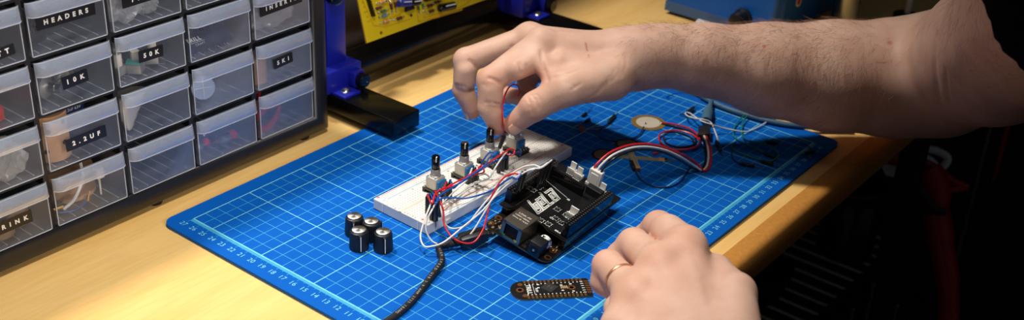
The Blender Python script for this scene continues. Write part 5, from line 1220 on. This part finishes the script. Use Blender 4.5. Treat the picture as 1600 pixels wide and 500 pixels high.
def right_base(P):
    J = RJ
    fi = chain(P, [J['im'], J['ip'], J['idp'], J['it']], [1.2, 1.0, 0.82, 0.63], 0.25)
    fm = chain(P, [J['mm'], J['mp'], J['md'], J['mt']], [1.12, 0.95, 0.82, 0.64], 0.25)
    fr = chain(P, [J['rm'], J['rp'], J['rd'], J['rt']], [1.05, 0.90, 0.78, 0.60], 0.25)
    fp = chain(P, [J['pm'], J['pp'], J['pd'], J['pt']], [0.95, 0.78, 0.68, 0.52], 0.25)
    th = chain(P, [J['tc'], J['tm'], J['ti'], J['tt']], [1.65, 1.26, 1.04, 0.75], 0.4)
    # fleshy finger pads between the creases
    fi = smin(fi, cone(P, R_(808, 108, 86.2), R_(834, 95, 86.8), 0.80, 0.9), 0.5)
    fi = smin(fi, cone(P, R_(768, 140, 86.4), R_(769, 153, 86.6), 0.80, 0.78), 0.25); fi = smin(fi, cone(P, R_(771, 178, 87.0), R_(776, 194, 87.6), 0.68, 0.62), 0.2)
    fm = smin(fm, cone(P, R_(729, 110, 89.9), R_(727, 126, 90.2), 0.82, 0.8), 0.25); fm = smin(fm, cone(P, R_(730, 152, 90.9), R_(736, 167, 91.3), 0.72, 0.66), 0.2)
    palm = cone(P, J['wr'], J['im'], 1.9, 1.12)
    for m, r in (('mm', 1.15), ('rm', 1.05), ('pm', 0.95)): palm = smin(palm, cone(P, J['wr'], J[m], 1.8, r), 0.7)
    palm = smin(palm, cone(P, J['im'], J['mm'], 1.0, 1.0), 0.5); palm = smin(palm, cone(P, J['mm'], J['rm'], 1.0, 0.95), 0.5)
    palm = smin(palm, cone(P, J['rm'], J['pm'], 0.95, 0.9), 0.5)
    mid = (J['im'] + J['wr'] + J['tm']) / 3
    palm = smin(palm, cone(P, J['tc'], (J['im'] * 0.55 + J['tm'] * 0.45) + V(0.6, -0.5, 0.2), 1.3, 0.75), 0.8)
    palm = smin(palm, cone(P, R_(838, 92, 86.6), R_(868, 124, 85.9), 0.7, 0.8), 1.0)
    d = smin(palm, th, 0.8)
    d = smin(d, fi, blend_at(P, J['im'], 0.7, 0.06, 0.8, 2.6))
    d = smin(d, fm, blend_at(P, J['mm'], 0.6, 0.06, 0.8, 2.4))
    d = smin(d, fr, blend_at(P, J['rm'], 0.6, 0.06, 0.8, 2.4))
    d = smin(d, fp, blend_at(P, J['pm'], 0.6, 0.06, 0.8, 2.4))
    arm = chain(P, ARM, ARMR, 0.8)
    # wrist is wider than deep, elbow crease bulge
    arm = smin(arm, chain(P, UPA, UPR, 1.5), 1.2)
    d = smin(d, arm, 1.4)
    return d
def left_tov(j): return (CC - LJ[j]) / np.linalg.norm(CC - LJ[j])
def front(fn, px, py, d0):
    """first point of the limb met by the sight line"""
    u = _ray(px, py); ts = np.linspace(d0 - 9, d0 + 6, 600); f = fn(CC + ts[:, None] * u); k = np.argmax(f < 0)
    return CC + u * ts[k] if (f < 0).any() else CC + u * d0
GR = None
def right_details():
    """creases drawn on the skin: (points, depth, width)"""
    F = lambda *q: [front(right_base, x, y, 88) for x, y in q]
    L = [(F((764, 122), (774, 125), (783, 131)), 0.15, 0.085), (F((759, 160), (769, 160.5), (780, 163)), 0.11, 0.075), (F((764, 166), (777, 168)), 0.04, 0.06),
         (F((734, 95), (740, 100), (745, 107)), 0.15, 0.09), (F((714, 133), (725, 134.5), (738, 139)), 0.075, 0.08), (F((718, 139), (735, 143)), 0.04, 0.06), (F((754, 132), (762, 136)), 0.03, 0.06),
         (F((824, 151), (829, 162), (832, 178)), 0.055, 0.08), (F((830, 148), (838, 158), (842, 171)), 0.06, 0.08), (F((836, 146), (844, 155), (846, 166)), 0.035, 0.07), (F((819, 157), (824, 168), (826, 180)), 0.03, 0.07),
         (F((812, 98), (814, 108), (815, 116)), 0.12, 0.09), (F((822, 101), (824, 112)), 0.05, 0.08), (F((846, 80), (847, 95), (849, 108), (856, 125)), 0.13, 0.12), (F((866, 122), (885, 116), (905, 108)), 0.08, 0.14),
         (F((800, 73), (820, 57)), 0.05, 0.15), (F((893, 140), (907, 131)), 0.03, 0.09), (F((885, 128), (899, 137)), 0.025, 0.09)]
    for k in range(5): L.append((F((921 + 12 * k, 152 - 8 * k), (934 + 11 * k, 146 - 11 * k), (943 + 9 * k, 132 - 12 * k)), 0.02, 0.12))
    L.append((F((1463, 55), (1460, 90), (1464, 130), (1470, 165)), 0.09, 0.3)); L.append((F((1478, 110), (1484, 160)), 0.05, 0.2))
    return L
def right_arm(P):
    global GR
    if GR is None: GR = right_details()
    d = right_base(P); J = RJ
    def bump(c, h, s): return -h * np.exp(-(np.linalg.norm(P - c, axis=1) / s) ** 2)
    for m in ('im', 'mm'): d = d + bump(J[m] + V(-0.1, 0.2, 1.0), 0.10, 0.8)
    for pts, dep, sg in GR: d = d + groove(P, pts, dep * 1.9, sg * 1.05)
    return d
DL = 0.0
LJ = dict(
 im=dd(1071, 386, 70.0), ip=dd(1029, 354, 74.0), id=dd(1008, 372, 75.2), it=dd(1030, 395, 73.4),
 mm=dd(1032, 418, 68.8), mp=dd(990, 382, 72.4), md=dd(968, 402, 73.0), mt=dd(990, 425, 71.6),
 rm=dd(994, 462, 67.6), rp=dd(950, 415, 70.7), rd=dd(944, 440, 70.9), rt=dd(965, 458, 69.8),
 pm=dd(972, 512, 66.4), pp=dd(966, 482, 68.3), pd=dd(968, 505, 68.0), pt=dd(985, 515, 67.4),
 wr=dd(1105, 610, 62.5), tc=dd(1146, 540, 63.8), tm=dd(1150, 458, 66.8), ti=dd(1118, 424, 70.3), tt=dd(1092, 412, 72.2))
LEL = V(2.0, -33.0, 3.5); LSH = V(-4.0, -40.0, 22.0)
def left_arm(P):
    J = LJ
    fi = chain(P, [J['im'], J['ip'], J['id'], J['it']], [1.08, 0.98, 0.85, 0.7], 0.25)
    fi = smin(fi, cone(P, J['ip'] * 0.62 + J['im'] * 0.38 + V(0.1, 0.1, 0.12), J['ip'] * 0.3 + J['im'] * 0.7 + V(0.1, 0.1, 0.1), 1.05, 1.05), 0.3)
    fm = chain(P, [J['mm'], J['mp'], J['md'], J['mt']], [1.15, 1.0, 0.86, 0.7], 0.25)
    fr = chain(P, [J['rm'], J['rp'], J['rd'], J['rt']], [1.1, 0.93, 0.8, 0.65], 0.25)
    fp = chain(P, [J['pm'], J['pp'], J['pd'], J['pt']], [0.95, 0.8, 0.7, 0.6], 0.25)
    th = chain(P, [J['tc'], J['tm'], J['ti'], J['tt']], [1.7, 1.12, 0.95, 0.75], 0.4)
    palm = None
    for m, r in (('im', 1.08), ('mm', 1.25), ('rm', 1.2), ('pm', 1.1)):
        c = cone(P, J['wr'], J[m], 2.2, r); palm = c if palm is None else smin(palm, c, 0.9)
    for a, b in (('im', 'mm'), ('mm', 'rm'), ('rm', 'pm')): palm = smin(palm, cone(P, J[a], J[b], 1.1, 1.1), 0.7)
    d = smin(palm, th, 0.9)
    d = smin(d, fi, blend_at(P, J['im'], 0.8, 0.05, 0.8, 2.3)); d = smin(d, fm, blend_at(P, J['mm'], 0.8, 0.05, 0.8, 2.3))
    d = smin(d, fr, blend_at(P, J['rm'], 0.8, 0.05, 0.8, 2.2)); d = smin(d, fp, blend_at(P, J['pm'], 0.7, 0.05, 0.8, 1.8))
    d = smin(d, chain(P, [J['wr'], LEL * 0.5 + J['wr'] * 0.5, LEL, LSH], [2.5, 3.6, 4.2, 5.2], 1.0), 1.4)
    def bump(c, h, s): return -h * np.exp(-(np.linalg.norm(P - c, axis=1) / s) ** 2)
    tov = lambda j: (CC - J[j]) / np.linalg.norm(CC - J[j])
    for m, h in (('im', 0.12), ('mm', 0.26), ('rm', 0.22), ('pm', 0.12)): d = d + bump(J[m] + tov(m) * 1.0 + V(0, 0, 0.3), h, 0.75)
    for a, b in ((('im'), (1100, 470)), (('mm'), (1070, 490)), (('rm'), (1040, 515))):   # tendons and veins on the back of the hand
        d = d - groove(P, [J[a] + tov(a) * 1.2, dd(*b, 64.6)], 0.06, 0.25)
    d = d - groove(P, [dd(1035, 470, 65.6), dd(1068, 455, 66), dd(1095, 430, 66.5)], 0.05, 0.18)
    d = d + groove(P, [dd(1060, 400, 68), dd(1012, 440, 67), dd(985, 500, 66)], 0.0, 0.3)
    # valleys between the knuckles
    for a, b in (('im', 'mm'), ('mm', 'rm'), ('rm', 'pm')):
        m = (J[a] + J[b]) / 2; d = d + groove(P, [m + tov(a) * 1.1 + V(0.8, 0.7, -0.3), m + tov(a) * 1.3 - V(0.5, 0.5, -0.1)], 0.05, 0.4)
    return d

def sparse_surface(fn, lo, hi, h, nb=8):
    """surface nets over the blocks of a grid that meet the surface"""
    lo = np.array(lo); n = np.ceil((np.array(hi) - lo) / (h * nb)).astype(int)
    I = np.stack(np.meshgrid(*[np.arange(k) for k in n], indexing='ij'), -1).reshape(-1, 3)
    cen = lo + (I + 0.5) * nb * h; keep = np.zeros(len(I), bool)
    for s in range(0, len(I), 200000): keep[s:s + 200000] = np.abs(fn(cen[s:s + 200000])) < nb * h * 0.95
    I = I[keep]; g = np.arange(nb + 1); G = np.stack(np.meshgrid(g, g, g, indexing='ij'), -1).reshape(-1, 3)
    N = n * nb + 2; cells = []; pos = []; edges = []
    key = lambda q: (q[:, 0] * N[1] + q[:, 1]) * N[2] + q[:, 2]
    CO = np.array([[i, j, k] for i in (0, 1) for j in (0, 1) for k in (0, 1)])
    for s in range(0, len(I), 400):
        B = I[s:s + 400]; Q = (B[:, None, :] * nb + G[None]).reshape(-1, 3)
        D = fn(lo + Q * h).reshape(len(B), nb + 1, nb + 1, nb + 1)
        c = np.stack([D[:, i:i + nb, j:j + nb, k:k + nb] for i, j, k in CO], -1)
        ins = c < 0; act = ins.any(-1) & ~ins.all(-1)
        b, x, y, z = np.nonzero(act); cc_ = c[b, x, y, z]; acc = np.zeros((len(b), 3)); cnt = np.zeros(len(b))
        for p in range(8):
            for q in range(p + 1, 8):
                if np.abs(CO[p] - CO[q]).sum() != 1: continue
                m = (cc_[:, p] < 0) != (cc_[:, q] < 0); t = cc_[m, p] / (cc_[m, p] - cc_[m, q])
                acc[m] += CO[p] + t[:, None] * (CO[q] - CO[p]); cnt[m] += 1
        base = B[b] * nb + np.stack([x, y, z], -1); cells.append(base); pos.append(lo + (base + acc / cnt[:, None]) * h)
        for ax in range(3):
            sl0 = [slice(None)] + [slice(0, nb + 1)] * 3; sl1 = list(sl0); sl0[ax + 1] = slice(0, nb); sl1[ax + 1] = slice(1, nb + 1)
            a, e = D[tuple(sl0)] < 0, D[tuple(sl1)] < 0; b2, x2, y2, z2 = np.nonzero(a != e)
            q = B[b2] * nb + np.stack([x2, y2, z2], -1); edges.append(np.c_[q, np.full(len(q), ax), a[b2, x2, y2, z2]])
    cells = np.concatenate(cells); pos = np.concatenate(pos); edges = np.concatenate(edges)
    kc, ix = np.unique(key(cells), return_index=True); pos = pos[ix]
    ek = key(edges[:, :3]) * 3 + edges[:, 3]; _, ei = np.unique(ek, return_index=True); edges = edges[ei]; F = []
    for ax in range(3):
        E_ = edges[edges[:, 3] == ax]; q = E_[:, :3]; u, v = np.eye(3, dtype=int)[(ax + 1) % 3], np.eye(3, dtype=int)[(ax + 2) % 3]
        ids = []
        ok = np.ones(len(q), bool)
        for off in (0 * u, -u, -u - v, -v):
            k = key(q + off); w_ = np.clip(np.searchsorted(kc, k), 0, len(kc) - 1); ok &= kc[w_] == k; ids.append(w_)
        f = np.stack(ids, -1)[ok]; fl = E_[ok, 4] == 0; f[fl] = f[fl][:, ::-1]; F.append(f)
    return pos, np.concatenate(F)

def skin_material():
    m = bpy.data.materials.new('skin'); m.use_nodes = True; nt = m.node_tree; bs = nt.nodes['Principled BSDF']
    tc = nt.nodes.new('ShaderNodeTexCoord'); nz = nt.nodes.new('ShaderNodeTexNoise'); nz.inputs['Scale'].default_value = 60; nz.inputs['Detail'].default_value = 4
    nt.links.new(tc.outputs['Object'], nz.inputs['Vector'])
    r = nt.nodes.new('ShaderNodeValToRGB'); r.color_ramp.elements[0].position = 0.3; r.color_ramp.elements[1].position = 0.72
    r.color_ramp.elements[0].color = rgb(207, 164, 142) + (1,); r.color_ramp.elements[1].color = rgb(221, 182, 161) + (1,)
    nt.links.new(nz.outputs['Fac'], r.inputs['Fac'])
    at_ = nt.nodes.new('ShaderNodeAttribute'); at_.attribute_name = 'ruddy'
    mx = nt.nodes.new('ShaderNodeMix'); mx.data_type = 'RGBA'; mx.inputs[7].default_value = rgb(206, 124, 100) + (1,)
    nt.links.new(at_.outputs['Fac'], mx.inputs[0]); nt.links.new(r.outputs[0], mx.inputs[6])
    a2 = nt.nodes.new('ShaderNodeAttribute'); a2.attribute_name = 'mark'
    m2 = nt.nodes.new('ShaderNodeMix'); m2.data_type = 'RGBA'; m2.inputs[7].default_value = rgb(176, 58, 46) + (1,)
    nt.links.new(a2.outputs['Fac'], m2.inputs[0]); nt.links.new(mx.outputs[2], m2.inputs[6])
    nt.links.new(m2.outputs[2], bs.inputs['Base Color'])
    bs.inputs['Roughness'].default_value = 0.5; bs.inputs['Specular IOR Level'].default_value = 0.25
    bs.inputs['Subsurface Weight'].default_value = 0.12; bs.inputs['Subsurface Radius'].default_value = (1.0, 0.35, 0.2); bs.inputs['Subsurface Scale'].default_value = 0.003
    v = nt.nodes.new('ShaderNodeTexVoronoi'); v.inputs['Scale'].default_value = 1400; nt.links.new(tc.outputs['Object'], v.inputs['Vector'])
    n3 = nt.nodes.new('ShaderNodeTexNoise'); n3.inputs['Scale'].default_value = 700; n3.inputs['Detail'].default_value = 3; nt.links.new(tc.outputs['Object'], n3.inputs['Vector'])
    ad = nt.nodes.new('ShaderNodeMath'); ad.operation = 'ADD'; nt.links.new(v.outputs['Distance'], ad.inputs[0]); nt.links.new(n3.outputs['Fac'], ad.inputs[1])
    bp = nt.nodes.new('ShaderNodeBump'); bp.inputs['Strength'].default_value = 0.2; bp.inputs['Distance'].default_value = 0.0004
    nt.links.new(ad.outputs[0], bp.inputs['Height']); nt.links.new(bp.outputs['Normal'], bs.inputs['Normal'])
    return m
M_skin = skin_material()
PB = V(14.0, -24.0, -1.0)
per = thing('person', PB, 'person in a black shirt pinching a red wire, ringed left fist resting on the mat', 'person')
allR = np.array(list(RJ.values()) + ARM + UPA); allL = np.array(list(LJ.values()) + [LEL, LSH])
pR, fR = sparse_surface(right_arm, allR.min(0) - 7.5, allR.max(0) + 7.5, 0.115)
pL, fL = sparse_surface(left_arm, allL.min(0) - 6.5, allL.max(0) + 6.5, 0.115)
vv = np.concatenate([pR, pL]); ff = np.concatenate([fR, fL + len(pR)])
me = bpy.data.meshes.new('body'); me.from_pydata(((vv - PB) * S).tolist(), [], ff.tolist()); me.update()
me.polygons.foreach_set('use_smooth', [True] * len(me.polygons)); me.materials.append(M_skin)
def field(spots, sig):
    o = np.zeros(len(vv))
    for c, a, s in spots: o = np.maximum(o, a * np.exp(-(np.linalg.norm(vv - c, axis=1) / s) ** 2))
    return o
ru = field([(RJ[k], 0.65, 1.3) for k in ('it', 'mt', 'rt', 'tt')] + [(RJ[k], 0.35, 1.2) for k in ('md', 'ti', 'ip')] + [(R_(846, 130, 86), 0.4, 1.2)] +
           [(LJ[k] + (CC - LJ[k]) / 60 * 1.0, 0.28, 1.5) for k in ('im', 'mm', 'rm')] + [(LJ[k], 0.25, 1.4) for k in ('ip', 'mp', 'rp')], 1)
tv = lambda p: p
mk = np.zeros(len(vv))
for pts, s, a in (([(915, 67.5), (917.5, 79)], 0.06, 0.8), ([(919.5, 85), (920, 89)], 0.055, 0.6), ([(1194, 72), (1194.5, 72.5)], 0.09, 0.9), ([(1139, 89), (1139.3, 89.3)], 0.07, 0.6), ([(1166, 112), (1166.3, 112.3)], 0.07, 0.55), ([(1389.5, 66.5), (1391, 67)], 0.16, 0.6), ([(1497.5, 35.5), (1498, 35)], 0.11, 0.9), ([(1512, 30.5), (1512.4, 30)], 0.08, 0.9)):
    dirs = [(_ray(*p)) for p in pts]
    # nearest front-facing point of the arm along those sight lines: work with perpendicular distance to the ray, front half only
    for k in range(7):
        d = dirs[0] + (dirs[1] - dirs[0]) * k / 6; u = d / np.linalg.norm(d); w_ = vv[:len(pR)] - CC; al = w_ @ u; pe2 = np.linalg.norm(w_ - al[:, None] * u, axis=1)
        near = pe2 < 0.8
        if near.any():
            fr = al < al[near].min() + 1.5; mk[:len(pR)] = np.maximum(mk[:len(pR)], a * np.exp(-(pe2 / s) ** 2) * fr)
for nm, arr in (('ruddy', ru), ('mark', mk)):
    A = me.attributes.new(nm, 'FLOAT', 'POINT'); A.data.foreach_set('value', arr.astype(np.float32))
body = bpy.data.objects.new('body', me); COL.objects.link(body); body.parent = per

# ---- finger nails: curved plates
M_nail = mat('fingernail', rgb(236, 184, 160), 0.32, var=0.03)
def nail(c, ax, nrm, w, l):
    ax = Vector(ax).normalized(); nrm = Vector(nrm); nrm = (nrm - ax * nrm.dot(ax)).normalized(); sd = ax.cross(nrm)
    vs = []; fs = []; nu, nv = 10, 10
    for i in range(nu + 1):
        for j in range(nv + 1):
            s, t = (i / nu) * 2 - 1, (j / nv) * 2 - 1
            k = (abs(s) ** 4 + abs(t) ** 4) ** 0.25; m = max(abs(s), abs(t)); q = m / k if k > 1e-6 else 1
            s, t = s * q, t * q
            vs.append(Vector(c) + sd * (s * w) + ax * (t * l) + nrm * (-0.22 * w * s * s * 1.7 - 0.05 * l * t * t + 0.03))
    for i in range(nu):
        for j in range(nv): a = i * (nv + 1) + j; fs.append((a, a + nv + 1, a + nv + 2, a + 1))
    m = MB(); m.add([v - Vector(PB) for v in vs], fs)
    o = m.build('fingernail', M_nail, per); sm = o.modifiers.new('thick', 'SOLIDIFY'); sm.thickness = 0.0004; sm.offset = 1
    return o
def surf(fn, p, n, far=2.5):
    p = np.array(p, float); n = np.array(n, float); n /= np.linalg.norm(n); ts = np.linspace(far, 0, 400); d = fn(p + ts[:, None] * n)
    k = np.argmax(d < 0); return p + n * ts[k]
tn = -_ray(806, 190); tn = tn / np.linalg.norm(tn) + V(0.55, -0.5, 0.35)
ax = RJ['tt'] - RJ['ti']; c0 = RJ['tt'] * 0.84 + RJ['ti'] * 0.16
tn = tn - ax * (tn @ ax) / (ax @ ax); c = surf(right_arm, c0, tn); nail(c, ax, tn, 0.5, 0.58)
for tip, base, nn, w_, l_ in (('it', 'idp', V(-0.6, 0.75, 0.1), 0.42, 0.5), ('mt', 'md', V(-0.8, 0.6, 0.0), 0.44, 0.52)):
    ax = RJ[tip] - RJ[base]; n_ = nn - ax * (nn @ ax) / (ax @ ax); c = surf(right_arm, RJ[tip] - ax * 0.05, n_); nail(c, ax, n_, w_, l_)
# ---- thin gold ring on the left ring finger
M_ring = mat('rose_gold', rgb(226, 170, 130), 0.38, 0.9, var=0.02)
ra = LJ['rm'] + (LJ['rp'] - LJ['rm']) * 0.50; rx = LJ['rp'] - LJ['rm']; rx /= np.linalg.norm(rx)
u0 = np.cross(rx, V(0, 0, 1)); u0 /= np.linalg.norm(u0); w0 = np.cross(rx, u0)
def ring_r(c, n):
    lo_, hi_ = 0.3, 2.2
    ts = np.linspace(0.3, 2.0, 200); P = c + ts[:, None] * n
    d = chain(P, [LJ['rm'], LJ['rp'], LJ['rd'], LJ['rt']], [1.1, 0.93, 0.8, 0.65], 0.25); k = np.argmax(d > 0.0); return ts[k]
rp_ = []
for k in range(48):
    a = 2 * PI * k / 48; n_ = u0 * math.cos(a) + w0 * math.sin(a); rp_.append(Vector(ra + n_ * (ring_r(ra, n_) + 0.02) - PB))
m = MB(); rg = []
for k in range(48):
    c = rp_[k]; out_ = (c - Vector(ra - PB)).normalized(); x_ = Vector(rx)
    rg.append([c + x_ * (0.10 * math.cos(t)) + out_ * (0.055 * math.sin(t)) for t in [2 * PI * q / 10 for q in range(10)]])
m.ring_loft(rg, closed=True); m.build('ring', M_ring, per)

# ---- black t-shirt: sleeves and body
def shirt(P):
    a = UPA[2]
    d = chain(P, [a, UPA[3], UPA[3] + V(-1.5, -4, 0)], [5.75, 6.5, 8.0], 1.0)
    cut = (P - (UPA[2] * 0.05 + UPA[3] * 0.95)) @ ((UPA[1] - UPA[2]) / np.linalg.norm(UPA[1] - UPA[2])); d = np.maximum(d, cut)
    ch = V(12, -43, 4)
    d = smin(d, cone(P, UPA[3] + V(-2, -7, -2), LSH + V(3, -2, -1), 7, 7.5), 4); d = smin(d, cone(P, ch, ch + V(2, -3, -34), 10, 10), 6)
    d = smin(d, cone(P, LSH, LSH * 0.45 + LEL * 0.55, 7.5, 6.6), 3)
    return d + 0.18 * np.sin(P[:, 0] * 0.9 + P[:, 2] * 0.7) * np.sin(P[:, 1] * 0.8)
ps, fs_ = sparse_surface(shirt, V(-28, -62, -52), V(50, -2, 42), 0.6)
me2 = bpy.data.meshes.new('t_shirt'); me2.from_pydata(((ps - PB) * S).tolist(), [], fs_.tolist()); me2.update()
me2.polygons.foreach_set('use_smooth', [True] * len(me2.polygons)); M_cloth = mat('black_jersey', rgb(6, 6, 7), 1.0, var=0.2, scale=30, bump=0.3, bscale=300, spec=0.05); me2.materials.append(M_cloth)
ts_ = bpy.data.objects.new('t_shirt', me2); COL.objects.link(ts_); ts_.parent = per

# ---- fine dark hair on the forearm
hm = MB(); rs = np.random.RandomState(3); ff_ = fR
fc = pR[fR].mean(1); e1 = pR[fR[:, 2]] - pR[fR[:, 0]]; e2 = pR[fR[:, 3]] - pR[fR[:, 1]]; nn = np.cross(e1, e2); nn /= (np.linalg.norm(nn, axis=1)[:, None] + 1e-9)
chk = right_arm(fc[:50] + nn[:50] * 0.05); 
if (chk < 0).mean() > 0.5: nn = -nn
axv = ARM[5] - ARM[1]; Lax = np.linalg.norm(axv); axv = axv / Lax; al = (fc - ARM[1]) @ axv
w_ = np.clip((al + 4.0) / 6.0, 0.0, 1) * np.clip((Lax - 1.5 - al) / 6.0, 0, 1) * (0.25 + 0.75 * np.clip(nn[:, 2] + 0.35, 0, 1))
idx = rs.choice(len(fc), 3800, replace=False, p=w_ / w_.sum())
for i in idx:
    p = fc[i]; n_ = nn[i]; dirn = -axv * 0.25 + V(0.0, 0.25, -0.75) + rs.randn(3) * 0.3; dirn -= n_ * (dirn @ n_); dirn /= np.linalg.norm(dirn)
    L = 0.45 + 0.75 * rs.rand(); lift = 0.25 + 0.3 * rs.rand(); curl = rs.randn(3) * 0.25
    pts = [Vector(p + dirn * L * t + n_ * (lift * L * t * (1.15 - 0.75 * t)) + curl * t * t * L * 0.5 - PB) for t in (0, 0.25, 0.5, 0.75, 1.0)]
    hm.tube(pts, [0.005, 0.005, 0.0045, 0.004, 0.002], 3, cap=False)
tag(hm.build('arm_hair', mat('brown_hair', rgb(150, 110, 84), 0.5, var=0.2), per, smooth=False), kind='stuff')
# ================================================================== camera and light
cam = bpy.data.cameras.new('camera'); co = bpy.data.objects.new('camera', cam); COL.objects.link(co)
Rw = np.array([CR[0], -CR[1], -CR[2]]).T          # columns: right, up, back
M4 = Matrix([[Rw[i][0], Rw[i][1], Rw[i][2], CC[i] * S] for i in range(3)] + [[0, 0, 0, 1]])
co.matrix_world = M4
cam.sensor_width = 36.0; cam.lens = FOC / 1600.0 * 36.0; cam.clip_start = 0.01; cam.clip_end = 50
cam.dof.use_dof = True; cam.dof.focus_distance = 0.80; cam.dof.aperture_fstop = 9.0
bpy.context.scene.camera = co

def spot(name, loc, target, power, size, cone, blend, col=(1, 1, 1)):
    l = bpy.data.lights.new(name, 'SPOT'); l.energy = power; l.shadow_soft_size = size; l.spot_size = math.radians(cone); l.spot_blend = blend; l.color = col
    o = bpy.data.objects.new(name, l); COL.objects.link(o); o.location = Vector(loc) * S
    o.rotation_euler = (Vector(target) - Vector(loc)).to_track_quat('-Z', 'Y').to_euler(); return o
spot('key_lamp', (-10, -8, 85), (-15, 20, 0), 21.5, 0.07, 72, 0.9, (1.0, 0.955, 0.89))
spot('back_lamp', (10, 62, 130), (18, 31, 0), 66, 0.07, 45, 0.5, (1.0, 0.95, 0.88))
spot('added_fill', (-14, -55, 42), (0, 33, 7), 18, 0.15, 40, 0.9, (1.0, 0.96, 0.92))  # added front fill to brighten drawer fronts and contents, not a lamp of the room
w = bpy.data.worlds.new('dim_room'); bpy.context.scene.world = w; w.use_nodes = True
w.node_tree.nodes['Background'].inputs[0].default_value = (0.75, 0.85, 1.0, 1); w.node_tree.nodes['Background'].inputs[1].default_value = 0.035
sc = bpy.context.scene
sc.view_settings.view_transform = 'Standard'; sc.view_settings.look = 'None'; sc.view_settings.gamma = 1.0
sc.view_settings.use_curve_mapping = False; sc.view_settings.exposure = 0.0
sc.cycles.transparent_max_bounces = 24; sc.cycles.max_bounces = 10
